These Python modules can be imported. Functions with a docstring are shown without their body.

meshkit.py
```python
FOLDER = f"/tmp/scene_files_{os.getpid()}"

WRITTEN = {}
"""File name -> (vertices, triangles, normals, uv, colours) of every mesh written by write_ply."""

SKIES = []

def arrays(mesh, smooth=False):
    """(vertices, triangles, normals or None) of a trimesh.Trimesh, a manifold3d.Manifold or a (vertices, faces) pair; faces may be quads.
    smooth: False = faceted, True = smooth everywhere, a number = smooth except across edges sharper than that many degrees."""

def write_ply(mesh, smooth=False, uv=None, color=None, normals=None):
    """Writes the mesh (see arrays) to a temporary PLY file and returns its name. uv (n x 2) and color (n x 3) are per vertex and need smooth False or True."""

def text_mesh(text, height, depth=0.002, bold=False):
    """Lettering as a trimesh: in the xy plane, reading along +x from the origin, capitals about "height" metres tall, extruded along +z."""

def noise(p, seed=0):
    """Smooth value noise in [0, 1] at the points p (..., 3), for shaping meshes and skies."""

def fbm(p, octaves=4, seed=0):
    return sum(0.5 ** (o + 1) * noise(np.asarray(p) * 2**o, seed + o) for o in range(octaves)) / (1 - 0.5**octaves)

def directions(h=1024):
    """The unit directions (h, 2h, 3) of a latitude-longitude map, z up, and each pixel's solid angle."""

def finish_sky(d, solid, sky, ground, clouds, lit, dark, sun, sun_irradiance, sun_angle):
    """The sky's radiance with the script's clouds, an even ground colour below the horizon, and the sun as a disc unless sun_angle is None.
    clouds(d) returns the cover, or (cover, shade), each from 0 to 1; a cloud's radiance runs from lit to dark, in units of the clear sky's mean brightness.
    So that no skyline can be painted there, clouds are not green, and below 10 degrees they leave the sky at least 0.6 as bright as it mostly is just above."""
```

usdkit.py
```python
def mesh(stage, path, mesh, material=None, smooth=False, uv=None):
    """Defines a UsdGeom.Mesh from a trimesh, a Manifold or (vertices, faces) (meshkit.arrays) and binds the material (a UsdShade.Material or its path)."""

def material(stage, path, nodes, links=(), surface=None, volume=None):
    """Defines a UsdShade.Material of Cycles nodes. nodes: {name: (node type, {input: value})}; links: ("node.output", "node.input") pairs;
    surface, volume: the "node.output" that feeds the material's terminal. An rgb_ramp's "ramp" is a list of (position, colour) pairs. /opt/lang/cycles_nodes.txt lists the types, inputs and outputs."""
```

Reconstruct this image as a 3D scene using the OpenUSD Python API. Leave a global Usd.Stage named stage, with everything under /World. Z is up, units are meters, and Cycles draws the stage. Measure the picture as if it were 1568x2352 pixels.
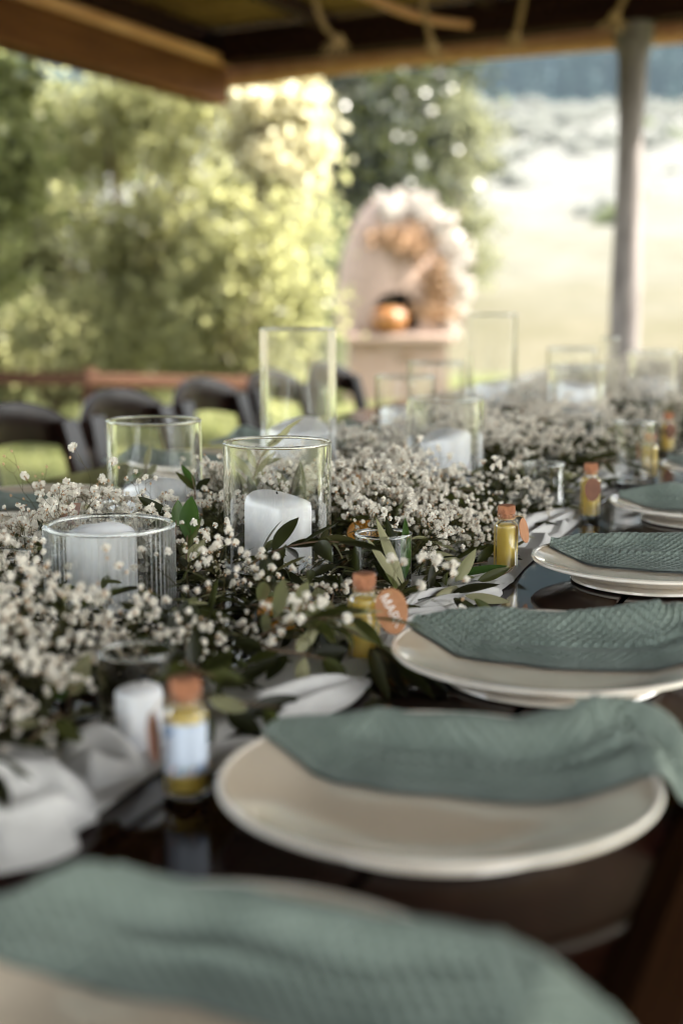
import math, random
import numpy as np, trimesh
import manifold3d as m3
from manifold3d import Manifold, CrossSection
import usdkit, meshkit
from pxr import Usd, UsdGeom, UsdLux, UsdShade, Gf, Sdf, Vt

stage = Usd.Stage.CreateInMemory()
UsdGeom.SetStageUpAxis(stage, UsdGeom.Tokens.z)
UsdGeom.SetStageMetersPerUnit(stage, 1.0)
W = UsdGeom.Xform.Define(stage, '/World')
stage.SetDefaultPrim(W.GetPrim())
UsdGeom.Scope.Define(stage, '/World/Looks')

# ------------------------------------------------------------------ camera, sky, sun
TZ = 0.76                       # table top
CH = 0.325                      # camera above the table top
CAMZ = TZ + CH
FPX = 3267.0                    # focal length in pixels of a 1568 x 2352 picture
PITCH = math.radians(9.06)
cam = UsdGeom.Camera.Define(stage, '/World/camera')
cam.CreateHorizontalApertureAttr(24.0); cam.CreateVerticalApertureAttr(36.0)
cam.CreateFocalLengthAttr(50.0); cam.CreateFStopAttr(2.85); cam.CreateFocusDistanceAttr(1.53)
cam.CreateClippingRangeAttr(Gf.Vec2f(0.02, 3000))
cam.CreateExposureAttr(2.88)
cam.AddTranslateOp().Set(Gf.Vec3d(0, 0, CAMZ)); cam.AddRotateXOp().Set(90 - math.degrees(PITCH))

SUN_AZ, SUN_EL = math.radians(86), math.radians(45)
sd = np.array([math.cos(SUN_EL) * math.sin(SUN_AZ), math.cos(SUN_EL) * math.cos(SUN_AZ), math.sin(SUN_EL)])
skym = usdkit.material(stage, '/World/Looks/sky', {
    'sky': ('sky_texture', {'sky_type': 'single_scattering', 'sun_disc': False, 'sun_elevation': SUN_EL, 'sun_rotation': SUN_AZ, 'altitude': 300.0, 'aerosol_density': 1.6}),
    'bw': ('rgb_to_bw', {}), 'warm': ('mix', {'mix_type': 'multiply', 'fac': 1.0, 'color2': (1.0, 0.96, 0.88)}), 'haze': ('mix', {'mix_type': 'mix', 'fac': 0.75}),
    'bg': ('background_shader', {'strength': 0.15})},
    [('sky.color', 'bw.color'), ('bw.val', 'warm.color1'), ('sky.color', 'haze.color1'), ('warm.color', 'haze.color2'), ('haze.color', 'bg.color')], surface='bg.background')
dome = UsdLux.DomeLight.Define(stage, '/World/sky'); dome.CreateIntensityAttr(1.0)
UsdShade.MaterialBindingAPI.Apply(dome.GetPrim()).Bind(skym)
sun = UsdLux.DistantLight.Define(stage, '/World/sun')
sun.CreateIntensityAttr(1.0); sun.CreateAngleAttr(0.5); sun.CreateColorAttr(Gf.Vec3f(1.0, 0.93, 0.82))
sun.GetPrim().CreateAttribute('inputs:normalize', Sdf.ValueTypeNames.Bool).Set(True)
zc = sd; xc = np.cross([0, 0, 1], zc); xc /= np.linalg.norm(xc); yc = np.cross(zc, xc)
sun.AddTransformOp().Set(Gf.Matrix4d(*[float(v) for r in ((*xc, 0), (*yc, 0), (*zc, 0), (0, 0, 0, 1)) for v in r]))

# ------------------------------------------------------------------ helpers
def ray(x, y):
    """direction with unit depth through a pixel of the 1568 x 2352 picture"""
    cp, sp = math.cos(PITCH), math.sin(PITCH)
    a, b = (x - 784) / FPX, -(y - 1176) / FPX
    return np.array([a, cp + b * sp, -sp + b * cp])
def at_depth(x, y, d): return np.array([0, 0, CAMZ]) + ray(x, y) * d
def at_z(x, y, z):                       # z above the table top
    r = ray(x, y); return np.array([0, 0, CAMZ]) + r * ((TZ + z - CAMZ) / r[2])
T = np.array([0.3714, 0.9285]); P = np.array([0.9285, -0.3714]); O = np.array([-0.73, 0.0])
def tab(s, u): return O + T * s + P * u  # table coordinates: along, across
def su(xy): d = np.asarray(xy)[..., :2] - O; return d @ T, d @ P
ANG = math.atan2(T[1], T[0])             # heading of the table
names = {}
def numbered(parent, name):
    k = names.get((parent, name), 0); names[(parent, name)] = k + 1
    return f'{parent}/{name}' if k == 0 else f'{parent}/{name}_{k:03d}'
def info(prim, label=None, cat=None, group=None, kind=None):
    for k, v in (('label', label), ('category', cat), ('group', group), ('kind', kind)):
        if v: prim.SetCustomDataByKey(k, v)
def mat4(loc=(0, 0, 0), rotz=0.0, R=None, scale=1.0):
    M = np.eye(4)
    M[:3, :3] = (trimesh.transformations.rotation_matrix(rotz, [0, 0, 1])[:3, :3] if R is None else R) * scale
    M[:3, 3] = loc; return M
def gf(M): return Gf.Matrix4d(*[float(v) for v in np.asarray(M).T.ravel()])
def thing(name, label, cat, loc=(0, 0, 0), rotz=0.0, group=None, R=None, scale=1.0):
    x = UsdGeom.Xform.Define(stage, numbered('/World', name)); x.AddTransformOp().Set(gf(mat4(loc, rotz, R, scale)))
    info(x.GetPrim(), label, cat, group); return str(x.GetPath())
def copy(src, label=None, loc=(0, 0, 0), rotz=0.0, group=None, R=None, scale=1.0):
    base = src.split('/')[-1]; sp = stage.GetPrimAtPath(src); was = sp.GetCustomData()
    base = base[:-4] if base[-4:-3] == '_' and base[-3:].isdigit() else base
    x = UsdGeom.Xform.Define(stage, numbered('/World', base)); x.GetPrim().GetReferences().AddInternalReference(src)
    x.MakeMatrixXform().Set(gf(mat4(loc, rotz, R, scale)))
    info(x.GetPrim(), label or was.get('label'), was.get('category'), group or was.get('group')); x.GetPrim().SetInstanceable(True)
    return str(x.GetPath())
def part(parent, name, mesh, mat, smooth=35, label=None, kind=None, uv=None):
    m = usdkit.mesh(stage, numbered(parent, name), mesh, M[mat], smooth=smooth, uv=uv)
    info(m.GetPrim(), label, None, None, kind); return str(m.GetPath())
def single(name, mesh, mat, label=None, cat=None, group=None, kind=None, smooth=35, uv=None):
    m = usdkit.mesh(stage, numbered('/World', name), mesh, M[mat], smooth=smooth, uv=uv)
    info(m.GetPrim(), label, cat, group, kind); return str(m.GetPath())
def cat(*ms): return trimesh.util.concatenate([m for m in ms if m is not None])
def box(x0, x1, y0, y1, z0, z1, c=0.004):
    """a box with chamfered edges"""
    c = min(c, (x1 - x0) / 3, (y1 - y0) / 3, (z1 - z0) / 3); pts = []
    for x, sx in ((x0, 1), (x1, -1)):
        for y, sy in ((y0, 1), (y1, -1)):
            for z, sz in ((z0, 1), (z1, -1)):
                pts += [(x + sx * c, y + sy * c, z), (x + sx * c, y, z + sz * c), (x, y + sy * c, z + sz * c)]
    return trimesh.convex.convex_hull(np.array(pts))
def lathe(profile, n=64):
    """closed profile (r, z) turned about z"""
    p = np.asarray(profile, float); k = len(p); a = np.linspace(0, 2 * math.pi, n, endpoint=False)
    v = np.stack([np.outer(np.cos(a), p[:, 0]), np.outer(np.sin(a), p[:, 0]), np.tile(p[:, 1], (n, 1))], -1).reshape(-1, 3)
    i = np.arange(n)[:, None]; j = np.arange(k)[None, :]; i2, j2 = (i + 1) % n, (j + 1) % k
    q = np.stack([i * k + j, i2 * k + j, i2 * k + j2, i * k + j2], -1).reshape(-1, 4)
    f = np.vstack([q[:, [0, 1, 2]], q[:, [0, 2, 3]]])
    m = trimesh.Trimesh(v, f, process=False); m.merge_vertices(digits_vertex=7); m.update_faces(m.nondegenerate_faces(height=1e-9))
    if m.volume < 0: m.invert()
    return m
def tube(pts, r, n=6, cap=True):
    pts = np.asarray(pts, float); k = len(pts); r = np.broadcast_to(r, k)
    t = np.gradient(pts, axis=0); t /= np.linalg.norm(t, axis=1)[:, None] + 1e-12
    ref = np.array([0, 0, 1.0]) if abs(t[0][2]) < 0.9 else np.array([1.0, 0, 0])
    a = np.linspace(0, 2 * math.pi, n, endpoint=False); v = []
    nrm = ref - t[0] * (ref @ t[0]); nrm /= np.linalg.norm(nrm)
    for i in range(k):
        nrm = nrm - t[i] * (nrm @ t[i]); nrm /= np.linalg.norm(nrm) + 1e-12; b = np.cross(t[i], nrm)
        v.append(pts[i] + r[i] * (np.outer(np.cos(a), nrm) + np.outer(np.sin(a), b)))
    v = np.vstack(v); f = []
    for i in range(k - 1):
        for j in range(n):
            j2 = (j + 1) % n; f += [(i * n + j, i * n + j2, (i + 1) * n + j2), (i * n + j, (i + 1) * n + j2, (i + 1) * n + j)]
    if cap:
        v = np.vstack([v, pts[0], pts[-1]]); c0, c1 = k * n, k * n + 1
        for j in range(n):
            j2 = (j + 1) % n; f += [(c0, j2, j), (c1, (k - 1) * n + j, (k - 1) * n + j2)]
    return trimesh.Trimesh(v, np.array(f), process=False)
def bez(p, n=12):
    p = np.asarray(p, float); t = np.linspace(0, 1, n)[:, None]
    while len(p.shape) == 2 and len(p) > 1:
        if len(p) == 4: return (1-t)**3*p[0]+3*(1-t)**2*t*p[1]+3*(1-t)*t*t*p[2]+t**3*p[3]
        if len(p) == 3: return (1-t)**2*p[0]+2*(1-t)*t*p[1]+t*t*p[2]
        return (1-t)*p[0]+t*p[1]
def grid(pos):
    """mesh of an (n, m, 3) grid of points"""
    n, m = pos.shape[:2]; i = np.arange(n - 1)[:, None] * m + np.arange(m - 1)[None, :]
    q = np.stack([i, i + m, i + m + 1, i + 1], -1).reshape(-1, 4)
    return trimesh.Trimesh(pos.reshape(-1, 3), np.vstack([q[:, [0, 1, 2]], q[:, [0, 2, 3]]]), process=False)
def moved(m, loc=(0, 0, 0), R=None):
    m = m.copy(); X = np.eye(4); X[:3, 3] = loc
    if R is not None: X[:3, :3] = R
    m.apply_transform(X); return m
def rot(axis, a): return trimesh.transformations.rotation_matrix(a, axis)[:3, :3]
def align(d, roll=0.0):
    """rotation that takes +z to d"""
    d = np.asarray(d, float) / np.linalg.norm(d); r = np.array([0, 0, 1.0]) if abs(d[2]) < 0.95 else np.array([1.0, 0, 0])
    x = np.cross(r, d); x /= np.linalg.norm(x); y = np.cross(d, x); R = np.stack([x, y, d], 1)
    return R @ rot([0, 0, 1], roll)

# ------------------------------------------------------------------ materials
M = {}
def simple(name, col, rough=0.5, vary=0.0, scale=8.0, bump=0.0, bscale=60.0, stretch=(1, 1, 1), col2=None, distort=0.0, **kw):
    n = {'p': ('principled_bsdf', dict(roughness=rough, **kw)), 'tc': ('texture_coordinate', {}), 'mp': ('mapping', {'scale': stretch})}
    l = [('tc.object', 'mp.vector')]
    if vary or col2:
        c2 = col2 or tuple(min(1, c * (1 + vary)) for c in col); c1 = col if col2 else tuple(c * (1 - vary) for c in col)
        n['no'] = ('noise_texture', {'scale': scale, 'detail': 5.0, 'roughness': 0.6, 'distortion': distort}); n['ra'] = ('rgb_ramp', {'ramp': [(0.3, c1), (0.7, c2)]})
        l += [('mp.vector', 'no.vector'), ('no.fac', 'ra.fac'), ('ra.color', 'p.base_color')]
    else: n['p'][1]['base_color'] = col
    if bump:
        n['nb'] = ('noise_texture', {'scale': bscale, 'detail': 4.0}); n['b'] = ('bump', {'strength': 1.0, 'distance': bump})
        l += [('mp.vector', 'nb.vector'), ('nb.fac', 'b.height'), ('b.normal', 'p.normal')]
    M[name] = usdkit.material(stage, f'/World/Looks/{name}', n, l, surface='p.BSDF')
def leafy(name, top, under, trans, amount=0.3, rough=0.45, var=0.35, spec=0.18):
    """two-sided leaf; tone varies from leaf to leaf"""
    n = {'g': ('geometry', {}), 'mx': ('mix', {'mix_type': 'mix', 'color1': top, 'color2': under}),
         'rr': ('rgb_ramp', {'ramp': [(0, (1 - var,) * 3), (1, (1 + var, 1 + var * 0.8, 1 + var * 0.4))]}), 'mu': ('mix', {'mix_type': 'multiply', 'fac': 1.0}),
         'p': ('principled_bsdf', {'roughness': rough, 'specular_ior_level': spec}), 't': ('translucent_bsdf', {'color': trans}), 'm': ('mix_closure', {'fac': amount})}
    l = [('g.backfacing', 'mx.fac'), ('g.random_per_island', 'rr.fac'), ('mx.color', 'mu.color1'), ('rr.color', 'mu.color2'), ('mu.color', 'p.base_color'),
         ('p.BSDF', 'm.closure1'), ('t.BSDF', 'm.closure2')]
    M[name] = usdkit.material(stage, f'/World/Looks/{name}', n, l, surface='m.closure')

simple('table_wood', (0.006, 0.0017, 0.0012), 0.06, col2=(0.014, 0.0045, 0.003), scale=9, stretch=(0.5, 9, 9), bump=0.00006, bscale=14, specular_ior_level=0.09)
simple('table_edge', (0.008, 0.0035, 0.002), 0.7, col2=(0.016, 0.007, 0.003), scale=12, stretch=(0.4, 8, 8), specular_ior_level=0.0)
simple('chair_wood', (0.007, 0.0026, 0.0017), 0.22, col2=(0.015, 0.006, 0.0037), scale=10, stretch=(6, 6, 0.7), specular_ior_level=0.13)
simple('plate_glaze', (0.80, 0.665, 0.50), 0.12, col2=(0.84, 0.73, 0.575), scale=4, coat_weight=1.0, coat_roughness=0.03, bump=0.0003, bscale=25)
simple('plate_rim', (0.86, 0.80, 0.71), 0.12, col2=(0.78, 0.70, 0.59), scale=40, coat_weight=1.0, coat_roughness=0.03)
simple('napkin', (0.175, 0.22, 0.188), 0.95, col2=(0.235, 0.285, 0.245), scale=30, sheen_weight=0.25, sheen_roughness=0.5, bump=0.0003, bscale=900)
simple('wax', (0.53, 0.535, 0.545), 0.5, col2=(0.58, 0.585, 0.595), scale=12, bump=0.0006, bscale=30, subsurface_weight=0.35, subsurface_radius=(0.02, 0.016, 0.012), subsurface_scale=0.5)
simple('wick', (0.03, 0.026, 0.022), 0.9)
simple('chiffon', (0.50, 0.49, 0.47), 0.85, col2=(0.57, 0.56, 0.54), scale=14, bump=0.0002, bscale=1200)
simple('cork', (0.22, 0.08, 0.035), 0.85, col2=(0.36, 0.15, 0.07), scale=180, bump=0.0008, bscale=260)
simple('kraft', (0.32, 0.14, 0.06), 0.8, col2=(0.4, 0.19, 0.09), scale=90)
simple('kraft_dark', (0.14, 0.055, 0.03), 0.7, col2=(0.2, 0.08, 0.04), scale=60)
simple('white_ink', (0.8, 0.79, 0.76), 0.7)
simple('paper', (0.46, 0.52, 0.61), 0.6)
simple('ink_blue', (0.10, 0.22, 0.42), 0.6); simple('ink_coral', (0.72, 0.30, 0.16), 0.6); simple('ink_leaf', (0.13, 0.2, 0.08), 0.6)
simple('twine', (0.42, 0.29, 0.15), 0.9, vary=0.3, scale=200, specular_ior_level=0.12)
M['liquid'] = usdkit.material(stage, '/World/Looks/liquid', {'p': ('principled_bsdf', {'base_color': (0.72, 0.56, 0.15), 'roughness': 0.1}), 't': ('translucent_bsdf', {'color': (0.85, 0.68, 0.2)}), 'm': ('mix_closure', {'fac': 0.5})},
    [('p.BSDF', 'm.closure1'), ('t.BSDF', 'm.closure2')], surface='m.closure')
leafy('petal', (0.89, 0.855, 0.78), (0.89, 0.855, 0.78), (0.92, 0.885, 0.81), 0.45, 0.8, 0.05)
simple('bud', (0.42, 0.27, 0.15), 0.8); simple('flower_stem', (0.045, 0.037, 0.011), 0.7, col2=(0.075, 0.07, 0.022), scale=60, specular_ior_level=0.15)
simple('orange_peel', (0.62, 0.24, 0.02), 0.4, col2=(0.72, 0.32, 0.03), scale=30, bump=0.0006, bscale=500)
simple('dry_leaf', (0.15, 0.055, 0.025), 0.6, vary=0.3, scale=60)
simple('twig', (0.12, 0.075, 0.04), 0.8, vary=0.3, scale=80)
simple('beam_wood', (0.085, 0.030, 0.008), 0.7, col2=(0.17, 0.066, 0.018), scale=5, stretch=(0.35, 5, 5), bump=0.004, bscale=9, specular_ior_level=0.12)
simple('dark_beam', (0.016, 0.0045, 0.0025), 0.8, col2=(0.034, 0.011, 0.005), scale=6, stretch=(0.4, 5, 5), bump=0.004, bscale=9, specular_ior_level=0.12)
simple('brightened_wood', (0.46, 0.22, 0.10), 0.75, col2=(0.68, 0.40, 0.23), scale=7, stretch=(0.5, 4, 4), bump=0.006, bscale=12, specular_ior_level=0.12)  # pale tone carries the light caught along the beam edges
simple('grey_wood', (0.11, 0.098, 0.094), 0.85, col2=(0.27, 0.245, 0.235), scale=5, stretch=(5, 5, 0.8), bump=0.004, bscale=20, specular_ior_level=0.12)
simple('rail_wood', (0.045, 0.021, 0.012), 0.75, col2=(0.075, 0.035, 0.02), scale=6, stretch=(0.5, 5, 5), specular_ior_level=0.12)
simple('reed', (0.15, 0.085, 0.028), 0.8, col2=(0.40, 0.255, 0.10), scale=14, stretch=(0.5, 6, 6), specular_ior_level=0.12)
simple('thatch', (0.05, 0.03, 0.014), 0.95, vary=0.3, specular_ior_level=0.12)
simple('deck', (0.014, 0.007, 0.005), 0.7, col2=(0.024, 0.012, 0.008), scale=6, stretch=(0.5, 6, 6), specular_ior_level=0.12)
simple('lawn', (0.06, 0.072, 0.016), 0.95, col2=(0.10, 0.11, 0.03), scale=1.6)
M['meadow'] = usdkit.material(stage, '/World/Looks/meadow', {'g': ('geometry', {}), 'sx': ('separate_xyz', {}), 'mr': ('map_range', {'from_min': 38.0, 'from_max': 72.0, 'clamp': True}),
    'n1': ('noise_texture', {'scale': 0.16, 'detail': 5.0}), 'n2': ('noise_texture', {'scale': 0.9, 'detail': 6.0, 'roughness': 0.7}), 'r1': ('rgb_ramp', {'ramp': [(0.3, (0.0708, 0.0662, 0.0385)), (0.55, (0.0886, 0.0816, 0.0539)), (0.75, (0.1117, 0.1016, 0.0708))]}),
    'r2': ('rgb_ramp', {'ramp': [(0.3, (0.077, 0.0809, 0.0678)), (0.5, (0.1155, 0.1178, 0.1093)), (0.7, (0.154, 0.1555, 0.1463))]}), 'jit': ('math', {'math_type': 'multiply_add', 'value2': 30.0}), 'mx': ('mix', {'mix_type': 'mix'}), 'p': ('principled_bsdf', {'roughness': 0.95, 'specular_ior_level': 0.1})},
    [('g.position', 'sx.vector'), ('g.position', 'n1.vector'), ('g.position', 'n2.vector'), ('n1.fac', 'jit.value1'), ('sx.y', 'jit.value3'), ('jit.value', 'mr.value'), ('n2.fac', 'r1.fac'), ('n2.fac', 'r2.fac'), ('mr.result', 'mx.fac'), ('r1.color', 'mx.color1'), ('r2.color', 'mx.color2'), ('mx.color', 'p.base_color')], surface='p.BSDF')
simple('mountain', (0.018, 0.045, 0.05), 0.95, vary=0.3, scale=0.03)
simple('bark', (0.10, 0.07, 0.045), 0.9, vary=0.35, scale=14, stretch=(4, 4, 0.8), bump=0.01, bscale=18, specular_ior_level=0.12)
simple('plaster', (0.27, 0.19, 0.148), 0.9, col2=(0.31, 0.225, 0.18), scale=3, bump=0.01, bscale=6)
simple('soot', (0.26, 0.16, 0.10), 0.95, vary=0.3)
simple('pumpkin_skin', (0.20, 0.078, 0.014), 0.5, vary=0.15, scale=10)
simple('pumpkin_stalk', (0.18, 0.13, 0.06), 0.8)
simple('plume', (0.50, 0.46, 0.42), 0.95, vary=0.12, scale=8)
simple('rust_leaf', (0.26, 0.15, 0.075), 0.8, vary=0.3, scale=20)
leafy('olive_leaf', (0.050, 0.054, 0.014), (0.40, 0.38, 0.22), (0.16, 0.20, 0.04), 0.16, 0.38, 0.25)
leafy('dark_leaf', (0.016, 0.0165, 0.005), (0.05, 0.044, 0.017), (0.08, 0.10, 0.02), 0.15, 0.4, 0.4)
leafy('glossy_leaf', (0.04, 0.085, 0.022), (0.12, 0.17, 0.05), (0.14, 0.24, 0.03), 0.25, 0.3, 0.25)
leafy('shrub_leaf', (0.205, 0.205, 0.105), (0.23, 0.23, 0.13), (0.42, 0.42, 0.20), 0.65, 0.36, 0.3, 0.5)
leafy('sunlit_leaf', (0.48, 0.455, 0.31), (0.5, 0.475, 0.33), (0.78, 0.74, 0.52), 0.6, 0.5, 0.3)  # leaf colour raised towards cream to stand for direct sun
leafy('green_leaf', (0.14, 0.16, 0.065), (0.18, 0.195, 0.09), (0.32, 0.345, 0.13), 0.5, 0.5, 0.4)
leafy('sage_leaf', (0.13, 0.16, 0.085), (0.19, 0.21, 0.13), (0.20, 0.24, 0.10), 0.35, 0.6, 0.3)
leafy('conifer_leaf', (0.045, 0.055, 0.022), (0.06, 0.07, 0.03), (0.08, 0.09, 0.02), 0.2, 0.28, 0.5, 0.6)
leafy('pale_leaf', (0.24, 0.25, 0.15), (0.32, 0.33, 0.22), (0.28, 0.29, 0.15), 0.35, 0.6, 0.3)
leafy('scrub_leaf', (0.25, 0.26, 0.24), (0.27, 0.28, 0.26), (0.27, 0.28, 0.25), 0.45, 0.8, 0.25)
leafy('forest_leaf', (0.016, 0.046, 0.052), (0.022, 0.055, 0.06), (0.03, 0.06, 0.04), 0.15, 0.7, 0.5)
M['glass'] = usdkit.material(stage, '/World/Looks/glass', {'g': ('glass_bsdf', {'color': (0.985, 0.99, 0.985), 'roughness': 0.0, 'IOR': 1.46})}, surface='g.BSDF')
def pane(name, tint, lo=0.36, hi=0.62, least=0.0):
    """thin glass wall: light passes straight where it is faced, refracts and reflects where it is seen edge-on"""
    M[name] = usdkit.material(stage, f'/World/Looks/{name}', {'lw': ('layer_weight', {'blend': 0.5}), 'pw': ('math', {'math_type': 'power', 'value2': 4.0}), 'f': ('math', {'math_type': 'multiply_add', 'value2': 0.9, 'value3': 0.04}),
        't': ('transparent_bsdf', {'color': tint}), 'g': ('glossy_bsdf', {'color': (1., 1., 1.), 'roughness': 0.0}), 'm': ('mix_closure', {}), 'e': ('map_range', {'range_type': 'smoothstep', 'from_min': lo, 'from_max': hi, 'to_min': least, 'to_max': 1.0}),
        'gl': ('glass_bsdf', {'color': (0.97, 0.975, 0.96), 'roughness': 0.0, 'IOR': 1.48}), 'm2': ('mix_closure', {})},
        [('lw.facing', 'pw.value1'), ('pw.value', 'f.value1'), ('f.value', 'm.fac'), ('t.BSDF', 'm.closure1'), ('g.BSDF', 'm.closure2'), ('lw.facing', 'e.value'), ('e.result', 'm2.fac'), ('m.closure', 'm2.closure1'), ('gl.BSDF', 'm2.closure2')], surface='m2.closure')
pane('clear_wall', (0.985, 0.988, 0.985)); M['far_wall'] = usdkit.material(stage, '/World/Looks/far_wall', {'lw': ('layer_weight', {'blend': 0.5}), 'pw': ('math', {'math_type': 'power', 'value2': 4.0}), 'f': ('math', {'math_type': 'multiply_add', 'value2': 0.9, 'value3': 0.09}),
    'ra': ('rgb_ramp', {'ramp': [(0.0, (0.98, 0.985, 0.98)), (0.5, (0.95, 0.96, 0.95)), (0.7, (0.5, 0.49, 0.44)), (1.0, (0.32, 0.30, 0.25))]}), 't': ('transparent_bsdf', {}), 'g': ('glossy_bsdf', {'color': (1., 1., 1.), 'roughness': 0.0}), 'm': ('mix_closure', {})},
    [('lw.facing', 'pw.value1'), ('pw.value', 'f.value1'), ('f.value', 'm.fac'), ('lw.facing', 'ra.fac'), ('ra.color', 't.color'), ('t.BSDF', 'm.closure1'), ('g.BSDF', 'm.closure2')], surface='m.closure')
pane('dark_wall', (0.78, 0.76, 0.72)); pane('ribbed_wall', (0.97, 0.975, 0.97), 0.42, 0.8, 0.14)
M['smoked_glass'] = usdkit.material(stage, '/World/Looks/smoked_glass', {'g': ('glass_bsdf', {'color': (0.80, 0.80, 0.76), 'roughness': 0.0, 'IOR': 1.46})}, surface='g.BSDF')

# ------------------------------------------------------------------ ground, hills
def hill_height(x, y):
    r = np.clip((y - 20 + 0.12 * x) / 95.0, 0, 1); ridge = 13.4 + 0.8 * np.sin(x * 0.045 + 1.0)
    h = ridge * (0.35 * r + 0.65 * r * r * (3 - 2 * r)); back = np.clip((y - 116) / 40.0, 0, 1)
    n = meshkit.fbm(np.stack([x * 0.12, y * 0.12, 0 * x], -1), 3, 5) - 0.5
    return h * (1 - 0.6 * back) + n * 0.9 * np.clip((y - 18) / 25, 0, 1)
xs = np.concatenate([np.linspace(-600, -62, 20), np.linspace(-60, 80, 110), np.linspace(84, 600, 20)])
ys = np.concatenate([np.linspace(-500, -30, 20), np.linspace(-28, 14, 20), np.linspace(15, 170, 110), np.linspace(180, 700, 14)])
gx, gy = np.meshgrid(xs, ys, indexing='ij')
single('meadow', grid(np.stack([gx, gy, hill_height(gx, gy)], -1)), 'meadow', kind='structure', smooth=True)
lx, ly = np.meshgrid(np.linspace(-14, 12, 60), np.linspace(-3, 17.5, 60), indexing='ij')
edge = np.minimum.reduce([lx + 14, 12 - lx, ly + 3, 17.5 - ly])
single('lawn', grid(np.stack([lx, ly, 0.012 + 0.02 * meshkit.fbm(np.stack([lx, ly, 0 * lx], -1), 3, 2) * np.clip(edge, 0, 1)], -1)), 'lawn', kind='structure', smooth=True)
mx_, my_ = np.meshgrid(np.linspace(-500, 600, 90), np.linspace(330, 720, 40), indexing='ij')
mz = 150 * np.clip((my_ - 330) / 300, 0, 1) ** 0.8 + 16 * (meshkit.fbm(np.stack([mx_ * .012, my_ * .012, 0 * mx_], -1), 4, 9) - 0.5) * np.clip((my_ - 330) / 60, 0, 1)
single('mountain', grid(np.stack([mx_, my_, mz - 3], -1)), 'mountain', kind='structure', smooth=True)

def scatter(name, protos, spots, kind='stuff', parent='/World', **lab):
    """one PointInstancer: protos = [(mesh, material) or [(mesh, material), ...]], spots = [(proto, position, rotation matrix, scale)]"""
    pi = UsdGeom.PointInstancer.Define(stage, numbered(parent, name)); base = str(pi.GetPath()); rel = []
    for k, pr in enumerate(protos):
        x = UsdGeom.Xform.Define(stage, f'{base}/kinds/kind_{k}')
        for nm, mesh, mat in pr: usdkit.mesh(stage, f'{base}/kinds/kind_{k}/{nm}', mesh, M[mat], smooth=35 if mat != 'petal' else False)
        rel.append(x.GetPath())
    pi.CreatePrototypesRel().SetTargets(rel)
    pi.CreateProtoIndicesAttr([s[0] for s in spots]); pi.CreatePositionsAttr([Gf.Vec3f(*map(float, s[1])) for s in spots])
    qs = []
    for s in spots:
        q = trimesh.transformations.quaternion_from_matrix(np.vstack([np.hstack([s[2], np.zeros((3, 1))]), [0, 0, 0, 1]])); qs.append(Gf.Quath(*map(float, q)))
    pi.CreateOrientationsAttr(qs); pi.CreateScalesAttr([Gf.Vec3f(float(s[3])) for s in spots])
    info(pi.GetPrim(), kind=kind, **lab); return base

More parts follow.
